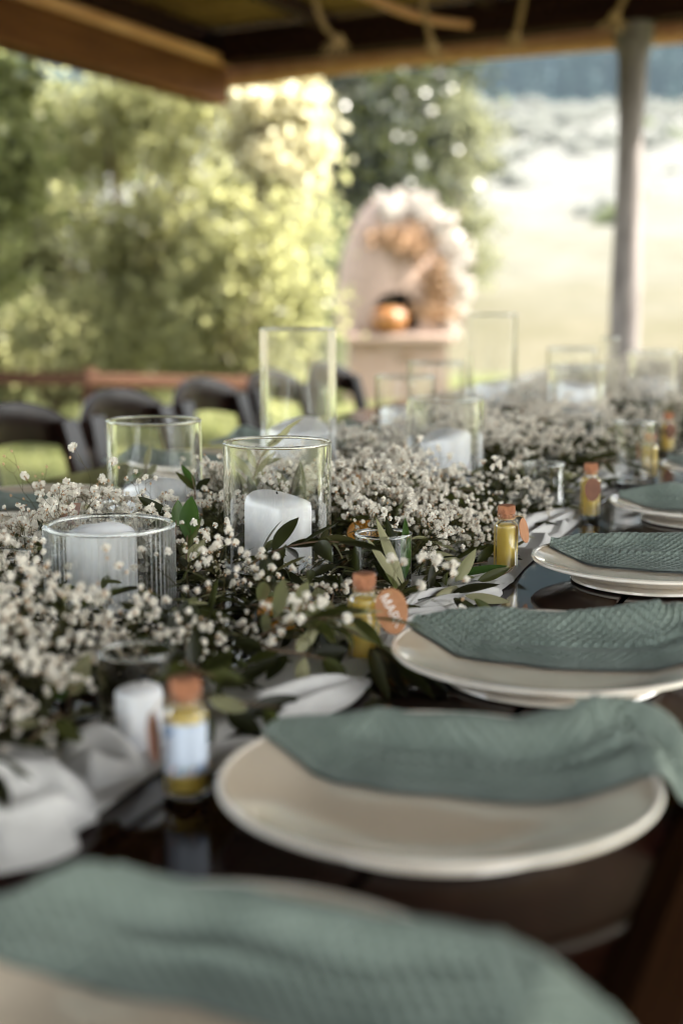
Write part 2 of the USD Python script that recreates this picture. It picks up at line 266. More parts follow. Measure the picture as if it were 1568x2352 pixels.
def leaf_cloud(n, pos, normal_bias, size, rng, aspect=0.5, droop=0.2):
    """n pointed leaves (6 triangles each) at the positions pos"""
    d = rng.normal(size=(n, 3)); d[:, 2] -= droop; d /= np.linalg.norm(d, axis=1)[:, None]
    up = rng.normal(size=(n, 3)) * 0.8 + normal_bias; s = np.cross(d, up); s /= np.linalg.norm(s, axis=1)[:, None] + 1e-9; nn = np.cross(s, d)
    L = size * rng.uniform(0.6, 1.3, n)[:, None]; Wd = L * aspect * 0.5
    v = np.stack([pos, pos + d * L * .35 + s * Wd + nn * Wd * .3, pos + d * L * .75 + s * Wd * .7 + nn * Wd * .2, pos + d * L - nn * L * .1,
                  pos + d * L * .75 - s * Wd * .7 + nn * Wd * .2, pos + d * L * .35 - s * Wd + nn * Wd * .3], 1)
    f = np.array([(0, 1, 5), (1, 2, 4), (1, 4, 5), (2, 3, 4)])
    return trimesh.Trimesh(v.reshape(-1, 3), (np.arange(n)[:, None, None] * 6 + f).reshape(-1, 3), process=False)

def tree(name, label, catg, base, mat, seed, trunk_h, crown, n, leaf, clumps=40, clump_r=0.28, spread=1.0, trunk_r=0.07, group=None, shell=0.55, aspect=0.5):
    """trunk and limbs that reach for the clumps of an uneven crown; crown = (centre dx, dy, z, rx, ry, rz)"""
    rng = np.random.default_rng(seed); t = thing(name, label, catg, base, 0, group)
    cx, cy, cz, rx, ry, rz = crown; C = np.array([cx, cy, cz]); R = np.array([rx, ry, rz])
    dirs = rng.normal(size=(clumps, 3)); dirs /= np.linalg.norm(dirs, axis=1)[:, None]
    tips = C + dirs * R * rng.uniform(shell, 1.0, (clumps, 1)); tips[:, 2] = np.maximum(tips[:, 2], 0.15)
    top = np.array([cx * .5, cy * .5, trunk_h]); ms = [tube(bez([(0, 0, -0.1), (cx * .1, cy * .1, trunk_h * .5), top], 8), np.linspace(trunk_r, trunk_r * .6, 8), 8)]
    for k in range(0, clumps, 2):
        mid = top * .4 + tips[k] * .6 + rng.normal(size=3) * .1 * R; ms.append(tube(bez([top - [0, 0, trunk_h * .25 * rng.random()], mid, tips[k]], 6), np.linspace(trunk_r * .4, trunk_r * .08, 6), 5))
    part(t, 'trunk', cat(*ms), 'bark')
    pk = rng.integers(0, clumps, n); scl = rng.uniform(0.6, 1.3, clumps)[pk][:, None]
    pos = tips[pk] + rng.normal(size=(n, 3)) * clump_r * R.mean() * scl * [1, 1, .8]; pos[:, 2] = np.maximum(pos[:, 2], 0.04)
    part(t, 'crown', leaf_cloud(n, pos, np.array([0, 0, 1.0]), leaf, rng, aspect), mat, smooth=False)
    return t

rng = np.random.default_rng(11)
# far forest on the mountain, scrub on the hillside
def conifer(seed, mat_rng=None):
    r = np.random.default_rng(seed); n = 340; h = r.uniform(0, 1, n) ** 1.3; a = r.uniform(0, 2 * math.pi, n); rad = (1 - h) * 0.19 * r.uniform(.5, 1.1, n)
    pos = np.stack([rad * np.cos(a), rad * np.sin(a), 0.06 + 0.92 * h], -1); return leaf_cloud(n, pos, np.array([0, 0, 1.]), 0.11, r, .7, .5)
cons = [[('needles', conifer(s), 'forest_leaf'), ('stem', tube([(0, 0, -.05), (0, 0, .95)], [.012, .002], 5), 'bark')] for s in range(4)]
spots = []
while len(spots) < 2600:
    x, y = rng.uniform(-150, 330), rng.uniform(335, 640)
    z = float(np.interp(y, ys, ys * 0)) + 150 * np.clip((y - 330) / 300, 0, 1) ** 0.8 - 5
    spots.append((int(rng.integers(4)), (x, y, z), rot([0, 0, 1], rng.uniform(0, 6.28)), rng.uniform(11, 22)))
scatter('forest', cons, spots, label='dark blue-green conifer forest covering the mountainside beyond the meadow', cat='forest')
def bush(seed, n=260):
    r = np.random.default_rng(seed); d = r.normal(size=(n, 3)); d /= np.linalg.norm(d, axis=1)[:, None]; p = d * r.uniform(.5, 1, (n, 1)) * [.5, .5, .42]; p[:, 2] = np.abs(p[:, 2])
    return leaf_cloud(n, p, np.array([0, 0, 1.]), .17, r, .6, -.2)
bushes = [[('twigs', bush(20 + s), 'scrub_leaf')] for s in range(3)] + [[('twigs', bush(40 + s), 'sage_leaf')] for s in range(2)]
spots = []
while len(spots) < 1500:
    x, y = rng.uniform(-50, 70), rng.uniform(40, 118)
    if rng.random() > np.clip((y - 42) / 40, 0.08, 1): continue
    k = int(rng.integers(3)) if rng.random() < .93 else 3 + int(rng.integers(2))
    spots.append((k, (x, y, float(hill_height(np.array(x), np.array(y))) - .1), rot([0, 0, 1], rng.uniform(0, 6.28)), rng.uniform(0.7, 1.7)))
scatter('scrub', bushes, spots, label='pale silvery scrub covering the upper part of the sunlit hillside', cat='scrub')
def tuft(seed, n=30):
    r = np.random.default_rng(seed); p = np.zeros((n, 3)); p[:, :2] = r.normal(size=(n, 2)) * .05; v, f = [], []
    for i in range(n):
        d = np.array([*(r.normal(size=2) * .5), 1.]); d /= np.linalg.norm(d); L = r.uniform(.05, .12); s = np.cross(d, [*r.normal(size=2), 0]); s = s / np.linalg.norm(s) * .004
        v += [p[i] - s, p[i] + s, p[i] + d * L + [0, 0, -.01]]; f.append((3 * i, 3 * i + 1, 3 * i + 2))
    return trimesh.Trimesh(v, f, process=False)
spots = []
while len(spots) < 5000:
    x, y = rng.uniform(-5, 4), rng.uniform(3, 16)
    spots.append((int(rng.integers(3)), (x, y, .015), rot([0, 0, 1], rng.uniform(0, 6.28)), rng.uniform(.7, 1.4)))
scatter('grass', [[('blades', tuft(s), 'green_leaf' if s else 'shrub_leaf')] for s in range(3)], spots, label='mown green grass growing around the open dining shelter', cat='grass')

# summer haze between here and the mountain
M['haze'] = usdkit.material(stage, '/World/Looks/haze', {'v': ('principled_volume', {'color': (0.62, 0.84, 1.0), 'density': 0.00013, 'anisotropy': 0.0})}, volume='v.volume')
usdkit.mesh(stage, '/World/haze', trimesh.creation.box(bounds=[[-640, -540, -30], [640, 760, 190]]), M['haze']); info(stage.GetPrimAtPath('/World/haze'), 'thin blue summer haze in front of the far mountain', 'haze', None, 'stuff')
# trees and shrubs
def gp(x, y, d): p = at_depth(x, y, d); return (p[0], p[1], 0.0)
tree('leafy_tree', 'broad yellow-green tree filling the view between the chairs and the left roof beam', 'tree', gp(290, 655, 10.6), 'shrub_leaf', 1, 1.1, (0, 0, 1.55, 1.36, .75, 1.28), 24000, .085, 72, .15)
tree('bright_tree', 'tall tree with leaves coloured pale yellow for the sun on them under the corner of the beams', 'tree', gp(560, 655, 10.0), 'sunlit_leaf', 2, 1.5, (0.27, -.2, 2.08, .36, .3, .50), 6500, .075, 30, .15, trunk_r=.035)
tree('rounded_shrub', 'low rounded olive-green shrub behind the tall glass vase', 'shrub', gp(560, 655, 9.4), 'shrub_leaf', 3, .4, (0.02, 0, .92, .52, .45, .78), 9500, .06, 44, .17, trunk_r=.03)
tree('leafy_branch_tree', 'deep green broad-leaved tree at the far left edge under the beam', 'tree', gp(-60, 655, 8.4), 'green_leaf', 4, 1.2, (0.05, 0, 1.75, .42, .4, .72), 2800, .10, 30, .2, trunk_r=.05)
tree('low_shrub', 'bright low shrub behind the brown timber rail', 'shrub', gp(120, 655, 9.6), 'shrub_leaf', 5, .3, (0, 0, .62, .8, .4, .45), 5000, .06, 40, .18, trunk_r=.03)
tree('sage_shrub', 'grey-green shrub between the bright tree and the clay oven', 'shrub', gp(715, 655, 15), 'sage_leaf', 6, .6, (0, 0, 1.0, .62, .5, .95), 6000, .07, 40, .18, trunk_r=.04)
tree('dark_tree', 'tall dark evergreen tree standing behind the clay oven', 'tree', gp(800, 655, 23), 'conifer_leaf', 7, 2.2, (0.3, 0, 2.9, 1.15, 1.1, 2.6), 9000, .19, 60, .17, trunk_r=.14)
tree('dark_tree', 'dark evergreen tree with a bare lower trunk just right of the tallest evergreen', 'tree', gp(960, 655, 26), 'conifer_leaf', 8, 2.4, (0.2, 0, 3.3, .85, 1.0, 2.2), 5200, .19, 40, .18, trunk_r=.14)
tree('pale_tree', 'slender pale olive tree at the edge of the meadow right of the evergreens', 'tree', gp(1060, 655, 25), 'pale_leaf', 9, 1.6, (0, 0, 2.5, .55, .6, 1.9), 2600, .15, 26, .2, trunk_r=.07)

# ------------------------------------------------------------------ clay oven, pumpkin, dried flowers
OV = at_depth(905, 905, 13.4); OV = np.array([OV[0], OV[1], 0.0])
ov = thing('clay_oven', 'pink plastered clay oven with domed top and arched mouth on the lawn', 'oven', OV)
a = np.linspace(0, math.pi / 2, 18)
outer = lathe([(0.0, 0.0)] + [(0.56 * (math.cos(t) ** 0.72), 1.24 * math.sin(t)) for t in a], 48)
inner = lathe([(0.0, 0.02)] + [(0.44 * (math.cos(t) ** 0.8), 0.9 * math.sin(t) + .02) for t in a], 32)
mouth = CrossSection([[(-.2, 0.03), (.2, 0.03), (.2, .2)] + [(.2 * math.cos(t), .2 + .17 * math.sin(t)) for t in np.linspace(0, math.pi, 14)][1:-1] + [(-.2, .2)]]).extrude(0.7).rotate([90, 0, 0])
def man(m): return Manifold(m3.Mesh(np.asarray(m.vertices, np.float32), np.asarray(m.faces, np.uint32)))
dome_m = man(outer) - man(inner) - mouth
dv, df, _ = meshkit.arrays(dome_m); dv = dv + [0, 0, 0.66]
part(ov, 'dome', trimesh.Trimesh(dv, df), 'plaster', smooth=30)
part(ov, 'ledge', box(-.46, .5, -.74, .5, .58, .658, .02), 'plaster')
part(ov, 'base', trimesh.convex.convex_hull(np.array([(x * k, y * k, z) for x, y in ((-.44, -.66), (.46, -.66), (.46, .46), (-.44, .46)) for z, k in ((0, 1.04), (.578, .97))])), 'plaster')
part(ov, 'hearth', lathe([(0, .662), (.435, .662), (.435, .675), (0, .675)], 32), 'soot')
th = np.linspace(0, 2 * math.pi, 60, endpoint=False); ph = np.linspace(0.04, math.pi - .04, 18)
pp = np.zeros((61, 18, 3))
for i, t in enumerate(np.append(th, 0)):
    r = .5 * np.sin(ph) ** .8 * (1 + .07 * abs(math.cos(5 * t)) - .07); pp[i] = np.stack([r * math.cos(t) * .34, r * math.sin(t) * .34, .12 + .125 * np.cos(ph) - .02 * np.exp(-(ph * 3) ** 2)], -1)
pk = thing('pumpkin', 'round orange pumpkin sitting in the mouth of the clay oven', 'pumpkin', OV + [-.07, -.60, .66])
part(pk, 'flesh', grid(pp), 'pumpkin_skin', smooth=True); part(pk, 'stalk', tube(bez([(0, 0, .22), (.005, 0, .26), (.03, 0, .28)], 6), [.018, .014, .012, .011, .012, .014], 7), 'pumpkin_stalk')
r_ = np.random.default_rng(5)
pa = thing('dried_arrangement', 'cream pampas plumes and rust dried leaves arching over the clay oven', 'flower arrangement', OV + [0, -.30, 0])
for k in range(46):
    t = np.linspace(0.62, -.22, 46)[k] * math.pi + r_.normal() * .06; 
    b = np.array([.06 + .40 * math.cos(t), r_.uniform(-.12, .12), 1.10 + .60 * math.sin(t)]); d = np.array([math.cos(t) * .8 + r_.normal() * .3, -.25 + r_.normal() * .3, math.sin(t) * .8 + .2 + r_.normal() * .3]); d /= np.linalg.norm(d)
    L = r_.uniform(.18, .28); n = 150; h = r_.uniform(0, 1, n); pos = b + d * (h * L)[:, None] + r_.normal(size=(n, 3)) * (.035 * np.sin(math.pi * (h * .85 + .1)))[:, None]
    part(pa, 'plume', cat(leaf_cloud(n, pos, d, .05, r_, .3, 0), tube([b - d * .1, b + d * L * .8], [.004, .002], 4)), 'plume', smooth=False)
for (ax, az, sx, sz, n) in ((-.02, 1.50, .2, .08, 420), (.16, 1.42, .1, .12, 300), (.36, 1.08, .12, .2, 520), (.3, .86, .18, .06, 260), (-.3, .5, .06, .14, 200), (.05, .42, .16, .1, 200)):
    pos = np.array([ax, -.16, az]) + r_.normal(size=(n, 3)) * [sx * .7, .1, sz * .7]
    part(pa, 'dried_leaves', leaf_cloud(n, pos, np.array([0, -1., 0]), .055, r_, .5), 'rust_leaf', smooth=False)

# ------------------------------------------------------------------ pergola
pg = thing('pergola', 'open timber dining shelter with heavy brown beams and a reed ceiling', 'pergola')
def bar(p0, p1, w, h, c=.012, up=(0, 0, 1)):
    """a squared timber from p0 to p1 (centre line), w across, h tall"""
    p0, p1 = np.asarray(p0, float), np.asarray(p1, float); d = p1 - p0; L = np.linalg.norm(d); d /= L
    s = np.cross(up, d); s /= np.linalg.norm(s); u = np.cross(d, s)
    return moved(box(0, L, -w / 2, w / 2, -h / 2, h / 2, c), p0, np.stack([d, s, u], 1))
J = at_depth(515, 185, 8.5); R1 = at_depth(1568, 85, 7.0); cd = R1 - J; cd[2] = 0; cd /= np.linalg.norm(cd)
A0 = at_depth(0, 95, 6.36); A1 = at_depth(510, 235, 8.5); ld = A1 - A0; ld[2] = 0; ld /= np.linalg.norm(ld)
lz = A1[2]; ln = np.array([ld[1], -ld[0], 0])          # towards the table
def member(parent, name, p0, p1, w, h, mat, label=None):
    """a timber in its own frame so that the grain runs along it"""
    p0, p1 = np.asarray(p0, float), np.asarray(p1, float); d = p1 - p0; L = np.linalg.norm(d); d /= L
    up = (0, 0, 1) if abs(d[2]) < .9 else (0, 1, 0); s = np.cross(up, d); s /= np.linalg.norm(s); u = np.cross(d, s)
    m = box(0, L, -w / 2, w / 2, -h / 2, h / 2, .012); q = part(parent, name, m, mat, label=label)
    UsdGeom.Xformable(stage.GetPrimAtPath(q)).AddTransformOp().Set(gf(mat4(p0, R=np.stack([d, s, u], 1)))); return q
lc = np.array([A1[0], A1[1], lz]) - ln * .08
member(pg, 'side_beam', lc + ld * .10 + [0, 0, .105], lc - ld * 14 + [0, 0, .105], .16, .21, 'beam_wood', 'orange-brown beam along the left side')
member(pg, 'lit_wall_plate', lc + ld * .10 + [0, 0, .243] + ln * .01, lc - ld * 14 + [0, 0, .243] + ln * .01, .20, .062, 'brightened_wood')  # lit upper edge of the side beam, put in as paler wood
cn = np.array([-cd[1], cd[0], 0])                      # away from the camera
cb = np.array([J[0], J[1], J[2]])
def roundlog(p0, p1, r, seed):
    n = 26; t = np.linspace(0, 1, n); rr = r * (1 + .26 * (meshkit.noise(np.stack([t * 9, t * 0, t * 0 + seed], -1)) - .5)); pts = np.asarray(p0) + np.outer(t, np.asarray(p1) - np.asarray(p0))
    pts[:, 2] += .03 * (meshkit.noise(np.stack([t * 6, t * 0, t * 0 + seed + 3], -1)) - .5); return tube(pts, rr, 14)
part(pg, 'lit_edge_log', roundlog(cb - cd * .25 + cn * .16 + [0, 0, .05], cb + cd * 7.7 + cn * .16 + [0, 0, .055], .060, 2), 'brightened_wood', label='rough log along the lower edge of the far beam, coloured pale for the light there')  # lit band under the far beam, put in as a paler log
member(pg, 'cross_beam', cb - cd * .2 + [0, 0, .18], cb + cd * 7.7 + [0, 0, .18], .18, .18, 'dark_beam', 'dark beam across the far end')
rz = J[2] + .30
member(pg, 'added_eave_board', lc + ld * .10 + [0, 0, .385] - ln * .02, lc - ld * 14 + [0, 0, .385] - ln * .02, .04, .215, 'dark_beam')  # board added to keep the gap below the roof dark
C = np.array([J[0], J[1], 0])
# rafters under the reeds run along the table, purlins across
for k in range(7):
    b0 = C + cd * (0.75 + 1.05 * k); member(pg, 'rafter', [*(b0 + ld * .1)[:2], rz - .04], [*(b0 - ld * 14)[:2], rz - .04], .09, .08, 'dark_beam')
# curved branch tied under the roof
part(pg, 'branch', tube(bez([at_depth(740, -60, 6.4), at_depth(850, -20, 6.4), at_depth(905, 45, 6.6), at_depth(1080, 55, 6.7)], 16), np.linspace(.03, .018, 16), 8), 'brightened_wood')
post = at_depth(1437, 655, 7.25)
pq = part(pg, 'post', cat(roundlog((0, 0, 0), (0, 0, 2.37), 0.071, 7), moved(lathe([(0, 0), (.07, 0), (.098, .12), (.098, .2), (0, .2)], 14), (0, 0, 2.17))), 'grey_wood', label='grey weathered round post holding the far beam')
UsdGeom.Xformable(stage.GetPrimAtPath(pq)).AddTransformOp().Set(gf(mat4((post[0], post[1], 0))))
for p in (lc - ld * 4.6, lc - ld * 9.2, lc - ld * 13.8): member(pg, 'post', [p[0], p[1], 0], [p[0], p[1], lz - .001], .14, .14, 'beam_wood')
for s in (7.5,):
    p = cb + cd * s; member(pg, 'post', [p[0], p[1], 0], [p[0], p[1], cb[2] + .085], .14, .14, 'beam_wood')
# ceiling of reeds laid across the rafters, with an opaque thatch above
rows = []
for k in range(150):
    b0 = C - ld * (.02 + .075 * k) + cd * (-.25); L = 7.7; jig = r_.normal() * .012
    if k < 62: rows.append(tube([[b0[0], b0[1], rz + .018 + jig * .3], [b0[0] + cd[0] * L / 2, b0[1] + cd[1] * L / 2, rz + .018 + r_.normal() * .006], [b0[0] + cd[0] * L, b0[1] + cd[1] * L, rz + .018]], .017 * r_.uniform(.8, 1.2), 6))
part(pg, 'reeds', cat(*rows), 'reed', kind='stuff')
q0 = C + ld * .35 - cd * .75; q1 = C + ld * .35 + cd * 7.7; q2 = q1 - ld * 14; q3 = q0 - ld * 14  # unseen roof beyond the view extended to dim the near table
tm = CrossSection([[(float(q[0]), float(q[1])) for q in (q0, q1, q2, q3)]], m3.FillRule.NonZero).extrude(.14).translate([0, 0, rz + .06])
part(pg, 'thatch', tm, 'thatch')

# twine ends hanging from the roof
def twine(path, d, label):
    pts = np.array([at_depth(x, y, d) for x, y in path]); o = pts[0].copy(); t = thing('hanging_twine', label, 'twine', o)
    rr = np.random.default_rng(int(path[0][0])); n = 24; s = np.linspace(0, len(pts) - 1, n); c = np.stack([np.interp(s, np.arange(len(pts)), pts[:, k]) for k in range(3)], 1) - o
    st = []
    for ph_ in (0, 2.1, 4.2):
        w = s * 22; st.append(tube(c + .009 * np.stack([np.cos(w + ph_), np.sin(w + ph_), 0 * w], -1), .0085, 5))
    part(t, 'cord', cat(*st), 'twine'); e = c[-1]; kn = trimesh.creation.icosphere(2, .026); kn.vertices *= 1 + .2 * (meshkit.noise(kn.vertices * 90) - .5)[:, None]; part(t, 'knot', moved(kn, e), 'twine')
    fr = []
    for k in range(16):
        dd = np.array([rr.normal() * .8, rr.normal() * .5, -abs(rr.normal()) * .7 - .1]); dd = dd / np.linalg.norm(dd) * rr.uniform(.04, .09); fr.append(tube(bez([e, e + dd * .6, e + dd + [0, 0, -.015]], 5), .0028, 4))
    part(t, 'frayed_end', cat(*fr), 'twine')
twine([(715, -70), (728, 20), (748, 65), (778, 92)], 6.0, 'frayed twine hanging from the ceiling, furthest left of the four')
twine([(965, -70), (972, 20), (985, 70), (992, 104)], 6.3, 'long thin twine hanging in front of the far beam, second from the left')
twine([(1212, -80), (1200, 10), (1192, 50), (1182, 84)], 6.5, 'twine with a frayed knot hanging above the dark mountain forest')
twine([(1470, -80), (1440, -20), (1425, 12), (1412, 36)], 6.3, 'frayed twine hanging beside the top of the grey post')

# low timber rail behind the chairs
rl = thing('timber_rail', 'low brown timber rail behind the row of chairs', 'fence')
e0, e1 = at_depth(-260, 862, 7.6), at_depth(590, 880, 9.0)
member(rl, 'rail', e0, e1, .06, .075, 'rail_wood')
for k in (0.05, .5, .96):
    p = e0 + (e1 - e0) * k; member(rl, 'rail_post', [p[0], p[1] + .07, 0], [p[0], p[1] + .07, p[2] + .06], .08, .08, 'rail_wood')

# deck under the table
dk = thing('deck', 'dark timber deck under the table', 'deck'); info(stage.GetPrimAtPath(dk), kind='structure')
for k in range(22):
    s0, u0 = -1.2, -1.55 + .15 * k; m = box(0, 8.4, .002, .146, 0, .05, .004); q = part(dk, 'plank', m, 'deck'); o = tab(s0, u0)
    UsdGeom.Xformable(stage.GetPrimAtPath(q)).AddTransformOp().Set(gf(mat4((o[0], o[1], .0), ANG)))

# ------------------------------------------------------------------ table
tb = thing('dining_table', 'long dark varnished plank table running away to the right', 'table', (*tab(0, 0), 0), ANG)
U1 = .565
for k in range(8):                      # local x along the table, local y = -u
    u0 = U1 - .155 * (k + 1); m = box(-.7, 6.0, -(u0 + .155) + (.0065 if k == 0 else .0025), -u0 - .0025, TZ - .04, TZ + (0.0006 if k % 2 else 0), .0012); part(tb, 'plank', m, 'table_wood')
part(tb, 'edge_board', box(-.7, 6.0, -U1 - .012, -U1 + .0060, TZ - .10, TZ + .0012, .0012), 'table_edge', label='worn brown edge board')
part(tb, 'edge_board', box(-.7, 6.0, .653, .677, TZ - .10, TZ - .0405, .003), 'table_edge')
for sx in (-.4, 2.6, 5.6):
    part(tb, 'leg', box(sx - .05, sx + .05, -.48, -.38, .05, TZ - .0405, .008), 'table_wood'); part(tb, 'leg', box(sx - .05, sx + .05, .48, .58, .05, TZ - .0405, .008), 'table_wood')
    part(tb, 'bearer', box(sx - .04, sx + .04, -.379, .479, TZ - .12, TZ - .041, .006), 'table_wood')

# ------------------------------------------------------------------ chairs (they face the table)
def chair_at(c, label, src=None):
    rz_ = math.atan2(P[1], P[0])        # local +x looks at the table
    if src: return copy(src, label, (c[0], c[1], .034), rz_, 'dark wooden chairs along the far side of the table')
    t = thing('wooden_chair', label, 'chair', (c[0], c[1], .034), rz_, 'dark wooden chairs along the far side of the table')
    part(t, 'seat', box(.02, .44, -.21, .21, .40, .44, .012), 'chair_wood')
    for y in (-.185, .185):
        part(t, 'leg', tube([(.40, y * .97, 0), (.39, y * .95, .40)], [.017, .021], 10), 'chair_wood')
        part(t, 'leg', tube([(-.05, y, 0), (.01, y, .40)], [.017, .021], 10), 'chair_wood')
    th = np.linspace(-1, 1, 25)
    for sgn in (-1, 1):                 # stiles, bent and flattened
        z = np.linspace(.38, .71, 10); x = .015 - .06 * ((z - .38) / .32) ** 1.4; y = sgn * (.185 + .012 * np.sin((z - .38) / .32 * math.pi))
        v = []
        for i in range(10): v += [(x[i] - .014, y[i] - .034, z[i]), (x[i] + .014, y[i] - .034, z[i]), (x[i] + .014, y[i] + .034, z[i]), (x[i] - .014, y[i] + .034, z[i])]
        f = []
        for i in range(9):
            for j in range(4): a_, b_ = i * 4 + j, i * 4 + (j + 1) % 4; f += [(a_, b_, b_ + 4), (a_, b_ + 4, a_ + 4)]
        f += [(0, 2, 1), (0, 3, 2), (36, 37, 38), (36, 38, 39)]
        part(t, 'stile', trimesh.Trimesh(v, f), 'chair_wood')
    # crest rail: bowed in plan, humped along its top edge
    g = []
    for t_ in th:
        y = t_ * .230; xb = -.052 - .05 * (1 - t_ * t_); top = .700 + .070 * (1 - abs(t_) ** 2.4); bot = .632 + .034 * (1 - t_ * t_)
        tk = .013; ring = [(xb + tk, y, bot), (xb + tk + .003, y, (bot + top) / 2), (xb + tk - .003, y, top - .006), (xb + tk - .008, y, top), (xb - tk + .008, y, top), (xb - tk, y, top - .006), (xb - tk, y, bot)]
        g.append(ring + [ring[0]])
    g = np.array(g); mm = grid(g); n_ = g.shape[1]; e0_ = trimesh.convex.convex_hull(np.vstack([g[0], g[0] + [0, -.002, 0]])); e1_ = trimesh.convex.convex_hull(np.vstack([g[-1], g[-1] + [0, .002, 0]]))
    part(t, 'crest_rail', cat(mm, e0_, e1_), 'chair_wood', smooth=40)
    part(t, 'lower_rail', box(-.012, .010, -.16, .16, .445, .475, .006), 'chair_wood')
    for y in (-.185, .185): part(t, 'stretcher', tube([(-.03, y, .18), (.395, y * .96, .18)], .011, 8), 'chair_wood')
    return t
c1 = np.array([-.73, 3.44]); step = np.array([.1875, .4635])
ch0 = chair_at(c1, 'dark chair nearest the left edge whose whole curved back shows behind the flowers')
chair_at(c1 + step, 'second whole chair back from the left, behind the short glass vase', ch0)
chair_at(c1 + step * 2, 'third whole chair back, just left of the tall glass vase', ch0)
chair_at(c1 + step * 3, 'dark chair back seen through the tall glass vase', ch0)
chair_at(c1 + step * 4, 'dark chair back peeping out right of the tall glass vase', ch0)
chair_at(c1 - step, 'dark chair cut off by the left edge of the view', ch0)

# ------------------------------------------------------------------ plates and napkins
def plate(c, label, src=None, mirror=False):
    if src: return copy(src, label, (c[0], c[1], TZ + .001), random.Random(int(abs(c[1]) * 997)).uniform(0, 6), scale=.965)
    t = thing('dinner_plate', label, 'plate', (c[0], c[1], TZ + .001), scale=.965)
    part(t, 'dish', lathe([(0, .0115), (.07, .0115), (.088, .0135), (.104, .0185), (.122, .0235), (.1365, .0275), (.1365, .0240), (.118, .0185), (.100, .0115), (.088, .0085), (0, .0085)], 96), 'plate_glaze', 60)
    a = np.linspace(math.radians(200), math.radians(-150), 12)
    part(t, 'lip', lathe([(.1382 + .0026 * math.cos(q), .0262 + .0025 * math.sin(q)) for q in np.linspace(0, 2 * math.pi, 14, endpoint=False)], 96), 'plate_rim', 60)
    part(t, 'foot', lathe([(.066, 0), (.092, 0), (.0955, .002), (.0945, .0045), (.086, .0082), (.07, .0082)], 96), 'plate_rim', 40)
    return t
RIM = .028
def pc(x, y): p = at_z(x, y, RIM); return p[:2]
pr = [pc(430, 2335), pc(1005, 1782), pc(1272, 1485), pc(1504, 1279), pc(1626, 1151)]
pr.append(pr[-1] + (pr[-1] - pr[-2])); pr.append(pr[-1] + (pr[-1] - pr[-2]))
lab = ['cream plate nearest the camera, cut off at the bottom of the view', 'cream plate beside the labelled yellow bottle with blue and coral print', 'cream plate by the bottle with the lettered tag', 'cream plate beyond the olive leaves, with a white glint on its rim', 'cream plate fourth along from the nearest, near the bottle with the dark tag', 'cream plate close to the far right bottle with a pale candle beside it', 'cream plate furthest along the right side of the table']
pl0 = plate(pr[0], lab[0])
for c, l in zip(pr[1:], lab[1:]): plate(c, l, pl0)
left = [pc(95, 1143), pc(470, 1052), pc(700, 1010), pc(850, 986), pc(-40, 1222)]
ll = ['cream plate across the table behind the thin flower sprig at the left edge', 'cream plate across the table behind the short vase', 'cream plate across the table behind the tall glass vase', 'cream plate across the table right of the tall glass vase', 'cream plate across the table cut off at the left edge of the view']
for c, l in zip(left, ll): plate(c, l, pl0)

